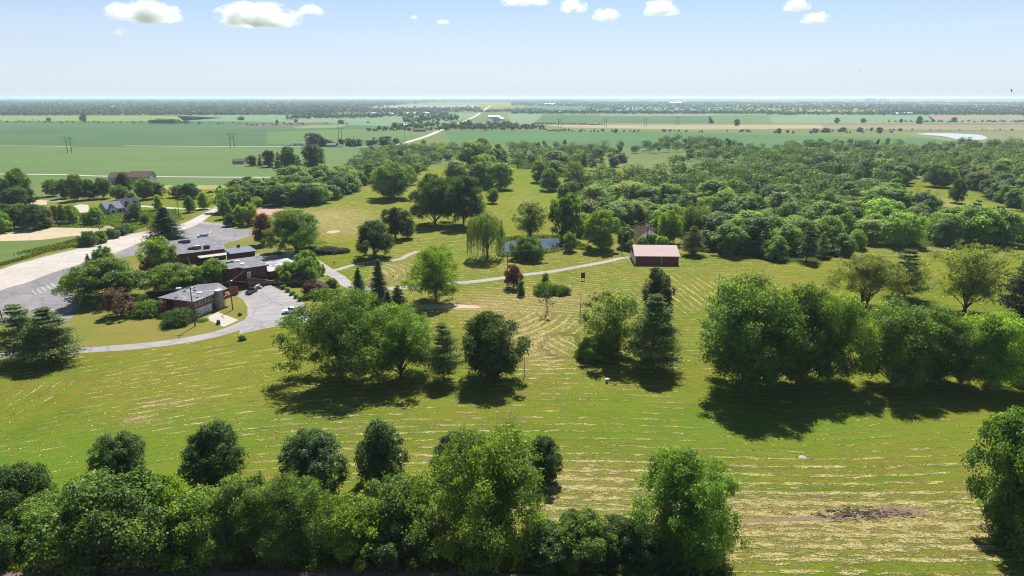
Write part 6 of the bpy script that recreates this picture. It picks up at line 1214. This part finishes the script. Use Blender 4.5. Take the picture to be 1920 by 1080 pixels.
bird(1896.5, 170, 140, 1.1, 'dark bird gliding with tilted wings close to the frame edge', .9); bird(1611, 131, 320, 1.0, 'tiny bird high in the pale sky', .3)

# ------------------------------------------------------------------ clouds
def cloudmat():
    m = bpy.data.materials.new('cloud'); m.use_nodes = True; nt = m.node_tree; nt.nodes.clear()
    tc = nt.nodes.new('ShaderNodeTexCoord').outputs['Object']; rnd = nt.nodes.new('ShaderNodeObjectInfo')
    off = mth(nt, 'MULTIPLY', rnd.outputs['Random'], 37.0)
    cmb = nt.nodes.new('ShaderNodeCombineXYZ'); nt.links.new(off, cmb.inputs[0]); nt.links.new(off, cmb.inputs[1])
    wd = node(nt, 'ShaderNodeVectorMath', {'operation': 'MULTIPLY'}, _0=tc, _1=(1, 1, .55)).outputs[0]
    co = node(nt, 'ShaderNodeVectorMath', {'operation': 'ADD'}, _0=wd, _1=cmb.outputs[0]).outputs[0]
    n1 = noise(nt, co, 1.9, 5, .6); n2 = noise(nt, co, 5, 3, .6)
    ln = node(nt, 'ShaderNodeVectorMath', {'operation': 'LENGTH'}, _0=tc).outputs['Value']
    s = nt.nodes.new('ShaderNodeSeparateXYZ'); nt.links.new(tc, s.inputs[0])
    base = mth(nt, 'MULTIPLY', ramp(nt, s.outputs[2], -.75, -.35), .75)
    f = mth(nt, 'SUBTRACT', mth(nt, 'ADD', mth(nt, 'MULTIPLY', n1, 2.3), mth(nt, 'MULTIPLY', n2, .75)), mth(nt, 'MULTIPLY', ln, 1.0))
    f = mth(nt, 'SUBTRACT', f, mth(nt, 'SUBTRACT', 1.27, base))
    d = mth(nt, 'MULTIPLY', ramp(nt, f, .12, .7), .011)
    v = node(nt, 'ShaderNodeVolumePrincipled', Color=(.94, .97, 1, 1), Anisotropy=.2); nt.links.new(d, v.inputs['Density'])
    v.inputs['Emission Strength'].default_value = 0
    o = nt.nodes.new('ShaderNodeOutputMaterial'); nt.links.new(v.outputs[0], o.inputs['Volume']); return m
M_CLOUD = cloudmat()
bm = bmesh.new(); bmesh.ops.create_icosphere(bm, subdivisions=3, radius=1.0); cme = bpy.data.meshes.new('cloud'); bm.to_mesh(cme); bm.free(); cme.materials.append(M_CLOUD)
for i, (px, py, wd, hh, lab) in enumerate(((270, 26, 150, 44, 'wide puffy cloud with two humps'), (483, 33, 170, 50, 'largest white cumulus cloud with grey base'), (582, 21, 58, 22, 'small cloud trailing from the largest one'), (228, 61, 34, 16, 'small wispy cloud under the two humped one'),
    (985, 2, 110, 22, 'flat cloud cut by the top edge'), (1075, 13, 56, 32, 'small round cloud next to the cut one'), (1136, 31, 58, 28, 'small bright cloud lowest in the middle of the sky'), (1240, 18, 78, 34, 'lone bright puffy cloud'), (1494, 13, 56, 28, 'upper cloud of the close pair'), (1528, 36, 60, 24, 'lower cloud of the close pair'), (831, 42, 30, 10, 'thin scrap of cloud beyond the largest one'), (777, 33, 18, 9, 'tiniest scrap of cloud near the middle'))):
    e = 540 - py; d = Vector((px - 960, FOC * CP + e * SP, -FOC * SP + e * CP)); d = d * (9500 / FOC); c = Vector((0, 0, CAM_H)) + d; k = 9500 / FOC
    o = link('cloud', cme); o.location = c; o.scale = (wd * k * .5, wd * k * .4, hh * k * .6); tag(o, lab, 'cloud', 'small fair weather clouds')
# ------------------------------------------------------------------ air
hz = MB().box((0, 34900, 36), (150000, 72000, 74)); o = hz.build('haze', None)
m = bpy.data.materials.new('haze'); m.use_nodes = True; nt = m.node_tree; nt.nodes.clear()
v = node(nt, 'ShaderNodeVolumePrincipled', Color=(.66, .82, .98, 1), Density=7e-5, Anisotropy=.3); ou = nt.nodes.new('ShaderNodeOutputMaterial'); nt.links.new(v.outputs[0], ou.inputs['Volume']); o.data.materials.append(m); m.cycles.homogeneous_volume = True
tag(o, 'pale blue summer haze over the plain', 'haze', kind='stuff')
